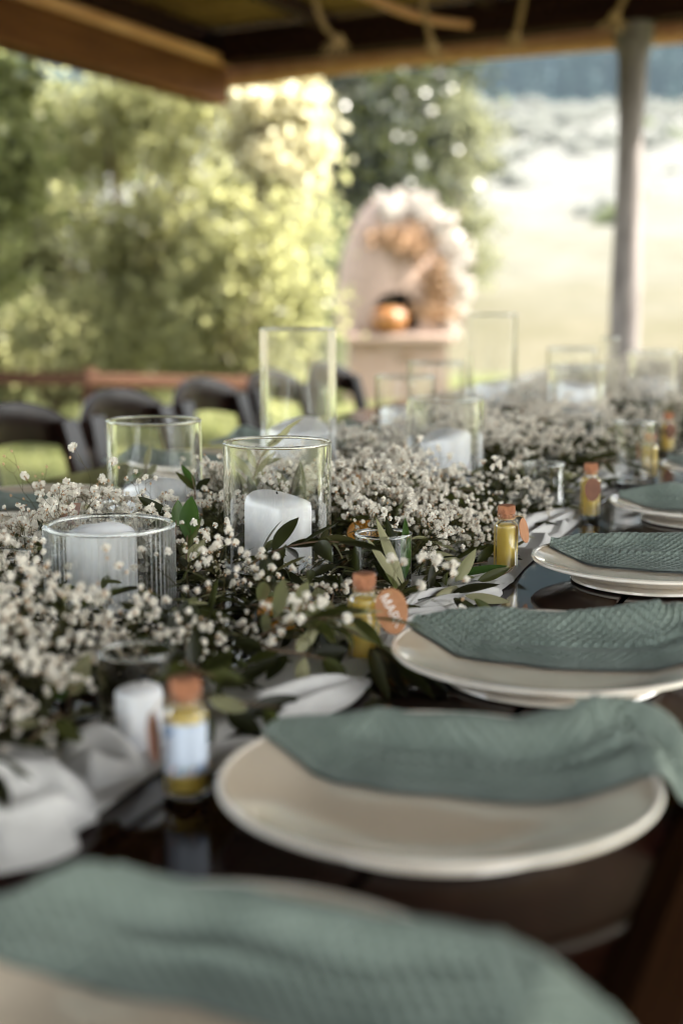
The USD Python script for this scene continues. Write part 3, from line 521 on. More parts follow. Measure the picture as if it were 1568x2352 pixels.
def dish_height(r): return .965 * np.interp(r / .965, [0, .07, .088, .104, .122, .1365, .1405, .1430], [.0115, .0115, .0135, .0185, .0235, .0275, .0287, .0262])
def napkin(pts, width, label, seed, fine=True, plate_at=None):
    """waffle-weave napkin folded to a soft band; pts = centre line (x, y, z of its underside), width along it"""
    rr = np.random.default_rng(seed); n, m = (560, 170) if fine else (120, 44)
    pts = np.asarray(pts, float); tt = np.linspace(0, 1, len(pts)); q = np.linspace(0, 1, n)
    from scipy.interpolate import PchipInterpolator
    c = np.stack([PchipInterpolator(tt, pts[:, k])(q) for k in range(3)], 1); d = np.gradient(c, axis=0); d[:, 2] *= 0; d /= np.linalg.norm(d, axis=1)[:, None]
    side = np.stack([-d[:, 1], d[:, 0], 0 * q], 1); wd = PchipInterpolator(np.linspace(0, 1, len(width)), width)(q)
    v = np.linspace(-1, 1, m); Lw = np.linalg.norm(np.gradient(c, axis=0), axis=1).cumsum()
    prof = (1 - np.abs(v) ** 2.6) ** .9
    nz = meshkit.fbm(np.stack([np.tile(q[:, None] * 7, (1, m)), np.tile(v[None] * 1.6, (n, 1)), np.full((n, m), seed * 3.3)], -1), 3, seed)
    body = .0035 + .019 * np.exp(-((v - .34) / .40) ** 2)      # a fold stands up along the far side
    taper = np.clip(q / .16, .12, 1)
    hgt = prof[None] * (body[None] * (.55 + .9 * nz)) * taper[:, None] * (1 - .55 * np.clip((q - .45) / .3, 0, 1))[:, None] + .002
    wob = (meshkit.fbm(np.stack([q * 6, q * 0 + seed, q * 0], -1), 3, 4) - .5) * .03
    ew = meshkit.fbm(np.stack([np.tile(q[:, None] * 5, (1, m)), np.tile(np.sign(v)[None] * 4, (n, 1)), np.full((n, m), seed * 1.7)], -1), 3, 6) - .5
    X = wd[:, None] * v[None] * (1 + .42 * ew * np.abs(v)[None]) + wob[:, None]; A = Lw[:, None] + 0 * X
    pt = .0060; aa, bb = (A + X) / pt * math.pi, (A - X) / pt * math.pi
    waf = np.maximum(1 - np.abs(np.sin(aa * .707)), 1 - np.abs(np.sin(bb * .707))) ** .8
    for k in range(3):                                        # creases that wander along the cloth, and the edge of a folded layer
        v0 = (-.55, .05, .62)[k] + .7 * (meshkit.fbm(np.stack([q * 3.1, q * 0 + seed + k * 5, q * 0], -1), 2, 7 + k) - .5)
        hgt = hgt + (.0035, -.003, .003)[k] * np.exp(-((v[None] - v0[:, None]) / .17) ** 2) * prof[None] * taper[:, None]
    lay = -.30 + .25 * (meshkit.fbm(np.stack([q * 2.3, q * 0 + seed * 2.0, q * 0], -1), 2, 17) - .5)
    hgt = hgt + .0035 / (1 + np.exp(-(v[None] - lay[:, None]) / .012)) * taper[:, None] * prof[None] ** .5
    hgt = hgt + .0030 * waf * (prof[None] ** .5)
    top = c[:, None, :] + side[:, None, :] * X[..., None]; bot = c[:, None, :] + side[:, None, :] * (X * .985)[..., None]
    if plate_at is not None:                                   # rest on the dish, hang free beyond its lip
        rr_ = np.hypot(top[..., 0] - plate_at[0], top[..., 1] - plate_at[1]); on = np.clip((.150 - rr_) / .012, 0, 1); on = on * on * (3 - 2 * on)
        base = TZ + .0015 + dish_height(np.minimum(rr_, .143)); zz = on * base + (1 - on) * np.minimum(top[..., 2], base); top[..., 2] = zz; bot[..., 2] = zz
    top[..., 2] += hgt; bot[..., 2] += -.0003
    t = grid(top); b = grid(bot[:, ::max(1, m // 30)]); b.invert()
    return single('napkin', cat(t, b), 'napkin', label, 'napkin', smooth=True)
def nap_for(c, label, seed, fine=True, x0=-.098, y0=.064, wmax=.064, slope=-.05, tail=.05, ext=.30):
    z = TZ + .0275
    return napkin([(c[0] + x0 - .012, c[1] + y0 + .01, z + .002), (c[0] + x0 + .05, c[1] + y0 - .004, z - .006), (c[0] + x0 + .13, c[1] + y0 - .02, z - .009), (c[0] + x0 + .2, c[1] + y0 - .025, z - .004), (c[0] + .128, c[1] + y0 - .015, z + .002), (c[0] + .175, c[1] + y0 - .02 + slope * .5, z - .006 - tail * .3), (c[0] + .215, c[1] + y0 + slope, z - tail * 1.2 - .01), (c[0] + .25, c[1] + y0 + slope * 1.5, z - tail * 2.4)],
                  [wmax * .18, wmax * .8, wmax, wmax, wmax * .95, wmax * .72, wmax * .6, wmax * .55], label, seed, fine, c)
nl = ['sage green waffle napkin on the nearest plate, its tail falling off the table', 'sage green waffle napkin on the plate beside the labelled yellow bottle', 'sage green waffle napkin on the plate by the bottle with the lettered tag', 'sage green waffle napkin on the plate beyond the olive leaves', 'sage green waffle napkin on the plate near the bottle with the dark tag', 'sage green waffle napkin on the plate close to the far right bottle', 'sage green waffle napkin on the furthest right-hand plate']
c = pr[0]; z = TZ + .027
napkin([(c[0] - .116, c[1] + .092, z + .002), (c[0] - .075, c[1] + .090, z), (c[0] - .03, c[1] + .082, z - .008), (c[0] + .03, c[1] + .066, z - .008), (c[0] + .09, c[1] + .040, z - .002), (c[0] + .135, c[1] + .014, z + .003), (c[0] + .165, c[1] - .008, z - .012), (c[0] + .19, c[1] - .03, z - .05), (c[0] + .205, c[1] - .05, z - .11)],
       [.008, .028, .038, .042, .038, .032, .03, .028, .026], nl[0], 3, True, c)
for k, c in enumerate(pr[1:], 1): nap_for(c, nl[k], 3 + k, k < 5, slope=-.04, **(dict(y0=.074, wmax=.054), dict(y0=.066, wmax=.060, x0=-.102), dict(y0=.070, wmax=.062, x0=-.092), dict(y0=.060, wmax=.058), {}, {})[k - 1])
nl2 = ['folded napkin on the plate behind the thin flower sprig', 'folded napkin on the plate behind the short vase', 'folded napkin on the plate behind the tall glass vase', 'folded napkin on the plate right of the tall glass vase']
for k, c in enumerate(left[:4]):
    if k == 0: c = (c[0] - .09, c[1] + .06)
    napkin([(c[0] - .16, c[1] + .02, TZ + .024), (c[0] - .08, c[1] - .01, TZ + .022), (c[0] + .02, c[1] - .03, TZ + .02), (c[0] + .10, c[1] - .045, TZ + .027)], [.045, .05, .045, .02], nl2[k], 30 + k, False, left[k])

# ------------------------------------------------------------------ vases and candles
vases = []          # (x, y, radius) keep flowers out
def vase_parts(t, dia, h, ribs=0, wall=.0028, mat='clear_wall'):
    """straight wall, rounded rim and thick base of a blown cylinder"""
    r = dia / 2; n = ribs * 6 if ribs else 128; a = np.linspace(0, 2 * math.pi, n, endpoint=False)
    def shell(rad, z0, z1, sign, k):
        z = np.linspace(z0, z1, k); rr = rad + (.0040 * (np.abs(np.cos(a * ribs / 2)) - .5) if ribs and sign > 0 else 0) + 0 * a
        rr = rr[:, None] * (1 + .004 * (meshkit.noise(np.stack([np.cos(a)[:, None] * 2.5 + 0 * z, np.sin(a)[:, None] * 2.5 + 0 * z, 0 * a[:, None] + z * 9], -1), int(h * 1000)) - .5))
        p = np.stack([rr * np.cos(a)[:, None], rr * np.sin(a)[:, None], 0 * rr + z], -1); p = np.concatenate([p, p[:1]], 0); m = grid(p)
        if sign < 0: m.invert()
        return m
    part(t, 'wall', shell(r - wall / 2, .006, h - .0020, 1, 12) if mat == 'far_wall' else cat(shell(r, .006, h - .0020, 1, 12), shell(r - wall, .0085, h - .0020, -1, 12)), mat, True if not ribs else 25)
    q = np.linspace(0, 2 * math.pi, 20, endpoint=False)
    part(t, 'rim', lathe([(r - wall / 2 + (wall / 2 + .0007) * math.cos(k), h - wall / 2 + (wall / 2 + .0005) * math.sin(k)) for k in q], 128), 'glass', True)
    part(t, 'base', lathe([(0, 0), (r - .004, 0), (r - .001, .0015), (r, .0055), (r - .0004, .0060), (r - wall, .0083), (r - .008, .0062), (0, .0058)], 96), 'glass', 50)
def pillar(dia, h, seed, tilt=.004, melt=-.35):
    rr = np.random.default_rng(seed); r = dia / 2; c = min(.011, dia * .16)
    prof = [(0, 0), (r, 0)] + [(r, z) for z in np.linspace(.004, h - c, 6)] + [(r - c + c * math.cos(q), h - c + c * math.sin(q)) for q in np.linspace(.15, math.pi / 2, 7)] + [(r * .7, h - .0012 * melt), (r * .4, h - .003 * melt), (r * .12, h - .004 * melt), (0, h - .0035 * melt)]
    m = lathe(prof, 56); v = m.vertices; a = np.arctan2(v[:, 1], v[:, 0]); k = np.clip((v[:, 2] / h - .6) / .4, 0, 1) ** 2
    v[:, 2] += k * tilt * (np.sin(a + rr.uniform(0, 6)) + .5 * np.sin(2 * a + rr.uniform(0, 6))) * np.hypot(v[:, 0], v[:, 1]) / r
    v[:, :2] *= (1 + .012 * (meshkit.noise(np.stack([np.cos(a) * 2, np.sin(a) * 2, v[:, 2] * 25], -1), seed) - .5))[:, None]; m.vertices = v; return m
def vase(x, y, wpx, dia, h, label, candle=None, clabel=None, ribs=0, name='glass_vase', catg='vase', seed=0, coff=(0, 0), mat='glass', clear=False):
    d = FPX * dia / wpx; p = at_depth(x, y, d); p[2] = TZ + .004; vases.append((p[0], p[1], dia / 2 + .004, h))
    vt = thing(name, label, catg, p, .3 * seed); vase_parts(vt, dia, h, ribs, .0036 if ribs else .0028, 'ribbed_wall' if ribs else 'dark_wall' if mat != 'glass' else 'far_wall' if d > 2.3 and not clear else 'clear_wall')
    if candle:
        cd_, chh = candle; t = thing('pillar_candle', clabel, 'candle', p + [coff[0], coff[1], .0078], .7 * seed)
        part(t, 'wax', pillar(cd_, chh, seed, .0045 + .002 * (seed % 3)), 'wax', 50); part(t, 'wick', tube(bez([(0, 0, chh - .006), (.0005, 0, chh + .001), (.002, .001, chh + .004)], 5), .0009, 6), 'wick')
    return p
V1 = vase(353, 972, 217, .12, .153, 'short clear glass cylinder vase in front of the chairs', (.079, .067), 'white pillar candle with a wavy top inside the short vase in front of the chairs', seed=1)
vase(684, 763, 176, .12, .255, 'tall clear glass cylinder vase, nearest of the tall ones', (.098, .095), 'white pillar candle inside the nearest tall glass vase', seed=2)
V3 = vase(636, 1034, 248, .12, .15, 'short clear glass cylinder vase in sharp focus at the middle of the garland', (.075, .082), 'white pillar candle with a dark wick inside the sharply focused glass vase', seed=3, coff=(.001, -.004))
V4 = vase(251, 1219, 293, .125, .091, 'low ribbed glass vase in the nearest flowers', (.069, .081), 'white pillar candle inside the low ribbed glass', ribs=64, seed=4, name='ribbed_vase', coff=(-.008, .0))
V5 = vase(1023, 925, 177, .12, .148, 'short glass cylinder vase right of the tall vase, half-way along the garland', (.08, .086), 'white pillar candle in the short vase right of the tall vase', seed=5)
vase(930, 870, 140, .12, .145, 'short glass vase just behind the half-way vase, before the clay oven', (.078, .075), 'white candle half hidden behind the half-way vase', seed=6, coff=(-.01, 0))
vase(1000, 835, 130, .12, .16, 'short glass vase standing behind two others, before the clay oven', seed=7)
vase(1131, 725, 118, .12, .255, 'tall clear glass vase against the pale meadow', (.082, .085), 'white candle inside the tall vase against the meadow', seed=8, clear=True)
vase(1325, 847, 130, .12, .152, 'short glass vase holding a candle left of the grey post', (.083, .108), 'white candle with a peaked top left of the grey post', seed=9, clear=True)
vase(1314, 800, 115, .12, .172, 'glass vase whose rim shows just above the vase left of the grey post', seed=10)
vase(1501, 821, 108, .12, .155, 'glass vase at the right edge beyond the grey post', (.088, .075), 'white candle in the vase at the right edge', seed=11, clear=True)
vase(1401, 768, 41, .042, .20, 'slim glass vase standing in front of the grey post', seed=12, name='slim_vase')
# votive tumblers
vase(880, 1228, 130, .06, .062, 'small glass tumbler behind the pale olive leaves', seed=14, name='glass_tumbler', catg='tumbler')
vase(312, 1490, 176, .056, .058, 'small dark glass tumbler behind the labelled bottle', seed=15, name='glass_tumbler', catg='tumbler', mat='smoked_glass')
vase(5, 1281, 140, .06, .06, 'small glass tumbler cut off at the left edge of the view', seed=16, name='glass_tumbler', catg='tumbler')
vase(1457, 962, 95, .068, .10, 'glass tumbler with bright glints beside the far right bottle', seed=17, name='glass_tumbler', catg='tumbler')
vase(1250, 1024, 95, .06, .066, 'small glass tumbler in the flowers below the candle left of the post', seed=18, name='glass_tumbler', catg='tumbler')
# little candle beside the labelled bottle
p = at_z(322, 1735, 0); t = thing('small_candle', 'small white candle beside the labelled yellow bottle', 'candle', (p[0], p[1], TZ + .004))
part(t, 'wax', pillar(.033, .046, 8, .001), 'wax', 50); part(t, 'wick', tube([(0, 0, .043), (.0005, 0, .050)], .0009, 6), 'wick')

# ------------------------------------------------------------------ bottles
def bottle(x, ytop, label, tag=None, rz_=0.0, sticker=False, text=None):
    p = at_z(x, ytop, .076); vases.append((p[0], p[1], .019, .07)); t = thing('cork_bottle', label, 'bottle', (p[0], p[1], TZ + .004), rz_)
    ro, ri = .0137, .0121
    o = [(0, 0), (ro - .002, 0), (ro, .002)] + [(ro, z) for z in np.linspace(.008, .052, 5)] + [(ro - .0012, .0555), (ro - .0045, .0585), (.0088, .0600), (.0088, .063), (.0102, .0638), (.0102, .0668)]
    i_ = [(.0076, .0668), (.0076, .0595), (ri - .004, .057), (ri - .0007, .0545), (ri, .052), (ri, .004), (0, .0035)]
    part(t, 'glass', lathe(o + i_, 56), 'clear_wall', 40)
    part(t, 'liquid', lathe([(0, .0037), (ri - .0002, .0042), (ri - .0002, .0525), (ri - .0016, .0548), (0, .0550)], 48), 'liquid', 40)
    ck = lathe([(0, .060), (.0074, .060), (.0078, .0669), (.0098, .0671), (.0101, .0685), (.0098, .0758), (.0088, .0766), (0, .0767)], 28); ck.vertices *= (1 + .02 * (meshkit.noise(ck.vertices * 700) - .5))[:, None]
    part(t, 'cork', ck, 'cork', 40)
    part(t, 'neck_string', lathe([(.0093 + .0007 * math.cos(q), .0615 + .0007 * math.sin(q)) for q in np.linspace(0, 6.283, 7)[:-1]], 24), 'twine')
    if tag:
        tx, ty, tz, tilt, face, mat = tag       # hanging oval tag: centre, lean, facing angle
        a = np.linspace(0, 2 * math.pi, 40, endpoint=False); sc = 1.06 * (1 + .03 * np.sin(3 * a)); big = 1.22 if text else 1.0; poly = big * np.stack([.0108 * np.cos(a) * sc, .0155 * np.sin(a) * sc], 1)
        tg = CrossSection([poly.tolist()]).extrude(.0009); v, f, _ = meshkit.arrays(tg)
        R = rot([0, 0, 1], face) @ rot([0, 1, 0], tilt) @ rot([1, 0, 0], math.pi / 2 - .12)
        q = part(t, 'tag', moved(trimesh.Trimesh(v, f), (tx, ty, tz), R), mat, 20, label='oval card tag tied to the neck')
        if text:
            tm_ = meshkit.text_mesh(text, .0078, .0003); tm_.apply_translation([-tm_.bounds[:, 0].mean(), -tm_.bounds[:, 1].mean(), .001]); tm_.apply_transform(mat4(R=rot([0, 0, 1], math.radians(-74))))
            part(t, 'lettering', moved(tm_, (tx, ty, tz), R), 'white_ink', 20)
        part(t, 'tag_string', tube(bez([(tx * .45, ty * .45, .0615), (tx * .7, ty * .8, .066), (tx, ty, tz + .0145)], 8), .0005, 5), 'twine')
    if sticker:
        a = np.linspace(math.radians(-90 - 82), math.radians(-90 + 82), 40); rr = ro + .0002
        def patch(a0, a1, z0, z1, off, n=10): aa = np.linspace(a0, a1, n); return grid(np.stack([np.stack([(rr + off) * np.cos(aa), (rr + off) * np.sin(aa), 0 * aa + z], -1) for z in (z0, z1)], 0).transpose(1, 0, 2))
        part(t, 'paper_label', patch(a[0], a[-1], .016, .0495, 0, 40), 'paper', 30); g_ = np.random.default_rng(4); bl = {'ink_blue': [], 'ink_coral': [], 'ink_leaf': []}
        for k in range(46):
            m_ = ('ink_blue', 'ink_coral', 'ink_leaf')[int(g_.integers(3))] if k > 14 else 'ink_blue'
            aa = g_.uniform(a[2], a[-3]); zz = g_.uniform(.0165, .023) if k > 14 else (g_.uniform(.040, .047)); 
            if k <= 14: aa = -math.pi / 2 - .75 + .5 * g_.normal() * .5
            s = g_.uniform(.03, .09); bl[m_].append(patch(aa - s, aa + s, zz - s * .012, zz + s * .014, .00012 + .00002 * k, 4))
        for k, v in bl.items(): part(t, 'printed_flowers', cat(*v), k, 30)
    return t
bottle(424, 1573, 'yellow-filled cork bottle with a white label printed blue and coral', (-.020, -.006, .040, .12, 1.35, 'kraft_dark'), sticker=True, rz_=.06)
bottle(836, 1328, 'yellow cork bottle sunk in the leaves with an orange-brown lettered tag', (.0235, -.012, .046, -.18, .15, 'kraft'), text='MARK')
bottle(1163, 1169, 'yellow cork bottle standing behind the olive sprig with its tag edge-on', (.020, .002, .047, -.62, 1.15, 'kraft'))
bottle(1357, 1071, 'blurred cork bottle with a dark tag before the third plate', (.000, -.0165, .042, .1, .1, 'kraft_dark'))
bottle(1493, 1001, 'blurred pale yellow cork bottle near the right edge', (-.02, .0, .045, .3, 1.2, 'kraft'))
bottle(1535, 952, 'blurred cork bottle with a brown tag furthest along the garland', (.000, -.0165, .042, .1, .1, 'kraft_dark'))

# ------------------------------------------------------------------ runner: loose chiffon under the flowers
ns, nu = 620, 150
S = np.linspace(-.15, 5.6, ns); edge_pts = [(at_z(x, y, 0)[:2]) for x, y in ((60, 2035), (200, 1900), (330, 1790), (430, 1740), (600, 1660), (850, 1570), (915, 1450), (1030, 1425), (1172, 1352), (1200, 1310), (1345, 1190), (1350, 1150), (1480, 1060), (1568, 985))]
es = np.array([su(e) for e in edge_pts]); o_ = np.argsort(es[:, 0]); es = es[o_]
ur = np.interp(S, es[:, 0], es[:, 1], left=.16, right=.16)
from scipy.ndimage import gaussian_filter1d
ur = gaussian_filter1d(ur, 5); ul = ur - .115 + .03 * (meshkit.fbm(np.stack([S * 5, S * 0, S * 0], -1), 3, 8) - .5)
q = np.linspace(0, 1, nu) ** .8
Ug = ul[:, None] + (ur - ul)[:, None] * q[None]; Sg = S[:, None] + 0 * Ug
wrp = meshkit.fbm(np.stack([Sg * 6, Ug * 6, 0 * Ug], -1), 3, 21) * 3
f1 = np.abs(np.sin(Sg * 34 + wrp * 2.2 + Ug * 14)) ; f2 = meshkit.fbm(np.stack([Sg * 14, Ug * 9, 0 * Ug + 3], -1), 3, 22)
side_amt = np.clip((q - .35) / .4, 0, 1)[None]; rim_fall = np.clip((1 - q) / .05, 0, 1)[None] ** .6
Zg = TZ + .0028 + side_amt * rim_fall * (.008 * (1 - f1) ** 1.6 + .012 * np.clip(f2 - .42, 0, 1) * 2) * (.5 + .8 * meshkit.fbm(np.stack([Sg * 3, Ug * 2, 0 * Ug + 7], -1), 2, 23))
XY = O + Sg[..., None] * T + Ug[..., None] * P
run = grid(np.concatenate([XY, Zg[..., None]], -1)); bt = run.copy(); bt.vertices = bt.vertices - [0, 0, .0008]; bt.invert()
tr = thing('table_runner', 'rumpled white chiffon runner lying under the flower garland', 'table runner')
part(tr, 'sheet', cat(run, bt), 'chiffon', True)

def bunch(path, r, label, seed):
    """a loose roll of gathered chiffon with soft pleats"""
    pts = np.array(path, float); n, m = 90, 70; tt = np.linspace(0, 1, len(pts)); qq = np.linspace(0, 1, n)
    from scipy.interpolate import PchipInterpolator
    c = np.stack([PchipInterpolator(tt, pts[:, k])(qq) for k in range(3)], 1); d = np.gradient(c, axis=0); d /= np.linalg.norm(d, axis=1)[:, None]
    s = np.cross(d, [0, 0, 1.]); s /= np.linalg.norm(s, axis=1)[:, None]; a = np.linspace(0, 2 * math.pi, m)
    rad = PchipInterpolator(np.linspace(0, 1, len(r)), r)(qq)
    nzz = meshkit.fbm(np.stack([np.tile(np.cos(a) * 1.6, (n, 1)), np.tile(np.sin(a) * 1.6, (n, 1)), np.tile(qq[:, None] * 2.2 + seed * 5, (1, m))], -1), 3, seed)
    capr = np.sqrt(np.clip(1 - (np.clip(np.abs(qq - .5) * 2 - .55, 0, 1) / .45) ** 2, 0, 1)); rad = np.maximum(rad, .010) * capr
    k = rad[:, None] * (.70 + .45 * nzz + .05 * np.sin(a * 5 + qq[:, None] * 4 + seed))
    pos = c[:, None] + s[:, None] * (k * np.cos(a))[..., None]; dent = .80 * np.exp(-((a - 1.35) / .34) ** 2) * np.sin(qq[:, None] * math.pi); pos[..., 2] += np.maximum(k * np.sin(a) * (.95 - dent), -.002 - 0 * k)
    pos[..., 2] = np.maximum(pos[..., 2], TZ + .0032)
    return pos
def tz(x, y, z=0.006): p = at_z(x, y, 0); return (p[0], p[1], TZ + z)
folds = [([tz(-160, 1990), tz(-20, 1950), tz(110, 1905), tz(225, 1900)], [.045, .05, .042, .004], 1), ([tz(-60, 1840), tz(60, 1850), tz(120, 1930)], [.03, .034, .02], 2), ([tz(140, 1800), tz(230, 1790), tz(330, 1800)], [.012, .034, .004], 3),
         ([tz(560, 1690), tz(700, 1640), tz(850, 1580)], [.02, .026, .003], 4), ([tz(880, 1450), tz(1000, 1400), tz(1090, 1385), tz(1150, 1372)], [.014, .02, .02, .004], 5), ([tz(1020, 1370), tz(1110, 1350), tz(1180, 1342)], [.016, .02, .007], 6),
         ([tz(860, 1480), tz(950, 1440), tz(1040, 1425)], [.008, .015, .004], 7), ([tz(1170, 1275), tz(1240, 1225), tz(1330, 1180)], [.014, .022, .004], 8), ([tz(1300, 1140), tz(1390, 1110), tz(1440, 1075)], [.012, .022, .004], 9), ([tz(450, 1790), tz(520, 1760), tz(600, 1730)], [.006, .014, .006], 10)]
for f in folds: part(tr, 'gathered_end', grid(bunch(*f[:2], '', f[2])), 'chiffon', True)

# ------------------------------------------------------------------ flowers
def floret(rr, r=.0042):
    n = 24; i = np.arange(n) + .5; ph = np.arccos(1 - 1.55 * i / n); th = math.pi * (1 + 5 ** .5) * i; V, F = [], []
    for k in range(n):
        d = np.array([math.sin(ph[k]) * math.cos(th[k]), math.sin(ph[k]) * math.sin(th[k]), math.cos(ph[k])]) + rr.normal(size=3) * .15; d /= np.linalg.norm(d)
        s = np.cross(d, rr.normal(size=3)); s /= np.linalg.norm(s); u = np.cross(s, d); L = r * rr.uniform(.8, 1.15); w = r * rr.uniform(.26, .42); b = len(V)
        V += [d * L * .2, d * L * .75 + s * w, d * L * .75 - s * w, d * L + s * w * .7 + u * r * .28, d * L - s * w * .7 + u * r * .2]; F += [(b, b + 1, b + 2), (b + 1, b + 3, b + 2), (b + 3, b + 4, b + 2)]
    co = trimesh.creation.icosphere(1, r * .62); co.vertices = co.vertices * [1, 1, .8] + [0, 0, r * .3]; b = len(V)
    return np.vstack([V, co.vertices]), np.vstack([F, co.faces + b])
def sprig(seed, H=.10, n=34, bud_rate=.2, wide=.5):
    """a spray of baby's breath: forking wire-thin stems, a ruffled floret or bud on each tip"""
    rr = np.random.default_rng(seed); stems, PV, PF, BD = [], [], [], []; off = 0
    def go(p, d, L, lvl, rad):
        nonlocal off
        e = p + d * L; mid = (p + e) / 2 + rr.normal(size=3) * L * .08; stems.append(tube(bez([p, mid, e], 4), np.linspace(rad, rad * .75, 4), 3, False))
        if lvl == 0:
            if rr.random() < bud_rate:
                b = trimesh.creation.icosphere(1, .0014); b.vertices = b.vertices * [1, 1, 1.4] + e; BD.append(b)
            else:
                v, f = floret(rr, float(np.clip(rr.normal(.0040, .0009), .0024, .0058))); R = align(d * .7 + np.array([0, 0, .3]) + rr.normal(size=3) * .3, rr.uniform(0, 6)); PV.append(v @ R.T + e + d * .001); PF.append(f + off); off += len(v)
                c = trimesh.creation.cone(.0016, .003, sections=5); c.apply_transform(mat4(e - d * .001, R=align(-d))); BD.append(c)
            return
        for k in range(int(rr.choice([2, 3], p=[.72, .28]))):
            nd = d + rr.normal(size=3) * wide; nd[2] = nd[2] * .9 + .12; nd /= np.linalg.norm(nd); go(e, nd, L * rr.uniform(.5, .85), lvl - 1, rad * .7)
    lv = 3
    d0 = np.array([*rr.normal(size=2) * .15, 1.]); go(np.zeros(3), d0 / np.linalg.norm(d0), H * .36, lv, .0008)
    if rr.random() < .8: d1 = np.array([*rr.normal(size=2) * .5, 1.]); go(np.array([0, 0, H * .12]), d1 / np.linalg.norm(d1), H * .32, lv - 1, .0007)
    return [('petals', trimesh.Trimesh(np.vstack(PV), np.vstack(PF), process=False), 'petal'), ('stems', cat(*stems), 'flower_stem'), ('buds', cat(*BD), 'bud')]
protos = [sprig(100 + k, .085 + .02 * (k % 3)) for k in range(10)]
def blocked(x, y, pad=0.0): return any((x - a) ** 2 + (y - b) ** 2 < (r + pad) ** 2 for a, b, r, h in vases)
fg = thing('flower_garland', "white baby's breath garland laid along the middle of the table", 'garland', (0, 0, 0))
rg = np.random.default_rng(77)
def right_edge(s): return float(np.interp(s, [0.4, .75, 1.0, 1.25, 1.55, 1.9, 2.3, 3, 5], [.10, .13, .13, .15, .20, .20, .19, .18, .17]))
clear = [(V3[0] * .93, V3[1] - .12, .085), (V4[0] * .88, V4[1] - .14, .10), (V1[0] * .94, V1[1] - .12, .06), (V5[0] * .95, V5[1] - .13, .07), (*at_z(880, 1400, 0)[:2], .07), (*at_z(1163, 1400, 0)[:2], .04), (*at_z(424, 1735, 0)[:2], .06)]
spots = []; tries = 0
while len(spots) < 1750 and tries < 60000:
    tries += 1
    s = .45 + (5.3 - .45) * rg.random() ** 1.35; re = right_edge(s); u = rg.uniform(-.265, re)
    dens = .55 + .9 * (meshkit.fbm(np.array([[s * 7, u * 7, 0]]), 2, 31)[0] - .3)
    if rg.random() > dens: continue
    x, y = tab(s, u)
    if blocked(x, y): continue
    low = .40 if any(math.hypot(x - a, y - b) < r for a, b, r in clear) else 1.0
    k = min(1, (re - u) / .1, (u + .275) / .08); lean = np.array([0, 0, 1.]); 
    out = (1 if u > -.03 else -1) * (1 - k) * .9; lean[:2] += P * out + rg.normal(size=2) * .35
    # lean away from a vase that stands close by
    for a, b, r, h in vases:
        dd = np.array([x - a, y - b]); L = np.hypot(*dd)
        if L < r + .05: lean[:2] += dd / L * .55 * (1 - (L - r) / .05)
    z = TZ + .004 + .030 * max(0, k) * rg.random()
    sc = (.62 + .30 * rg.random()) * (.72 + .28 * k) * low; z = TZ + .004 + (z - TZ - .004) * low
    spots.append((int(rg.integers(10)), (x, y, z), align(lean, rg.uniform(0, 6.28)), sc))
scatter('baby_breath', protos, spots, parent=fg)

def leaf(L, Wd, bend=.15, fold=.25, twist=0.0, tip=.9, n=7):
    """an olive-type leaf along +x from the origin, upper face +z"""
    t = np.linspace(0, 1, n); w = Wd * .5 * np.sin(math.pi * np.clip(t, 0, 1) ** .85) ** .8 + .0003; w[-1] = .0002; w[0] = Wd * .06
    z = -bend * L * t * t; rows = []
    for i in range(n):
        c, s_ = math.cos(twist * t[i]), math.sin(twist * t[i])
        rows.append([(t[i] * L, y * c - zz * s_, z[i] + y * s_ + zz * c) for y, zz in ((-w[i], fold * w[i]), (-w[i] * .5, fold * w[i] * .35), (0, 0), (w[i] * .5, fold * w[i] * .35), (w[i], fold * w[i]))])
    m = grid(np.array(rows)); return m
fl = []
for k in range(6):
    g_ = np.random.default_rng(500 + k); fl.append([('leaf', leaf(g_.uniform(.026, .046), g_.uniform(.006, .0105), g_.uniform(0, .35), .3, g_.normal() * .5), ('dark_leaf', 'olive_leaf', 'dark_leaf')[k % 3])])
spots = []
while len(spots) < 8500:
    s = .42 + 4.9 * rg.random() ** 1.35; u = rg.uniform(-.275, right_edge(s) + .045); x, y = tab(s, u)
    if blocked(x, y, .004): continue
    k = min(1, (right_edge(s) + .06 - u) / .1, (u + .28) / .08); z = TZ + .006 + .045 * max(k, 0) * rg.random() ** 1.4
    d = np.array([*rg.normal(size=2), rg.normal() * .35 + .1]); d /= np.linalg.norm(d); up = np.array([*rg.normal(size=2) * .6, 1.]); sy = np.cross(up, d); sy /= np.linalg.norm(sy); R = np.stack([d, sy, np.cross(d, sy)], 1)
    spots.append((int(rg.integers(6)), (x, y, z), R, rg.uniform(.7, 1.15)))
scatter('filler_leaves', fl, spots, parent=fg)

# sprays that stand out from the garland
def spray(p, d, label, seed, H=.12, scale=1.0, bud=.3, wide=.5):
    t = thing('flower_spray', label, 'flower spray', p, R=align(d, seed), scale=scale)
    for nm, m_, mt in sprig(seed, H, bud_rate=bud, wide=wide): part(t, {'petals': 'florets', 'stems': 'stem', 'buds': 'calyx'}[nm], m_, mt, smooth=False if mt == 'petal' else 35, kind='stuff')
spray(at_z(160, 1265, .005), (-.6, .1, 1), 'loose thin flower spray standing out over the far plate at the left edge', 201, .14, 1.0, .45, .62)
spray(at_z(195, 1275, .01), (-.15, .1, 1), 'airy budded flower spray just left of the short vase in front of the chairs', 202, .13, 1.0, .5, .55)
spray(at_z(330, 1270, .01), (.25, 0, 1), 'thin flower spray crossing the candle with the wavy top', 203, .11, .9, .4, .5)
spray(at_z(1130, 1190, .03), (.25, 0, 1), 'upright cluster of full florets right of the half-way vase', 204, .11, .85, .05, .45)
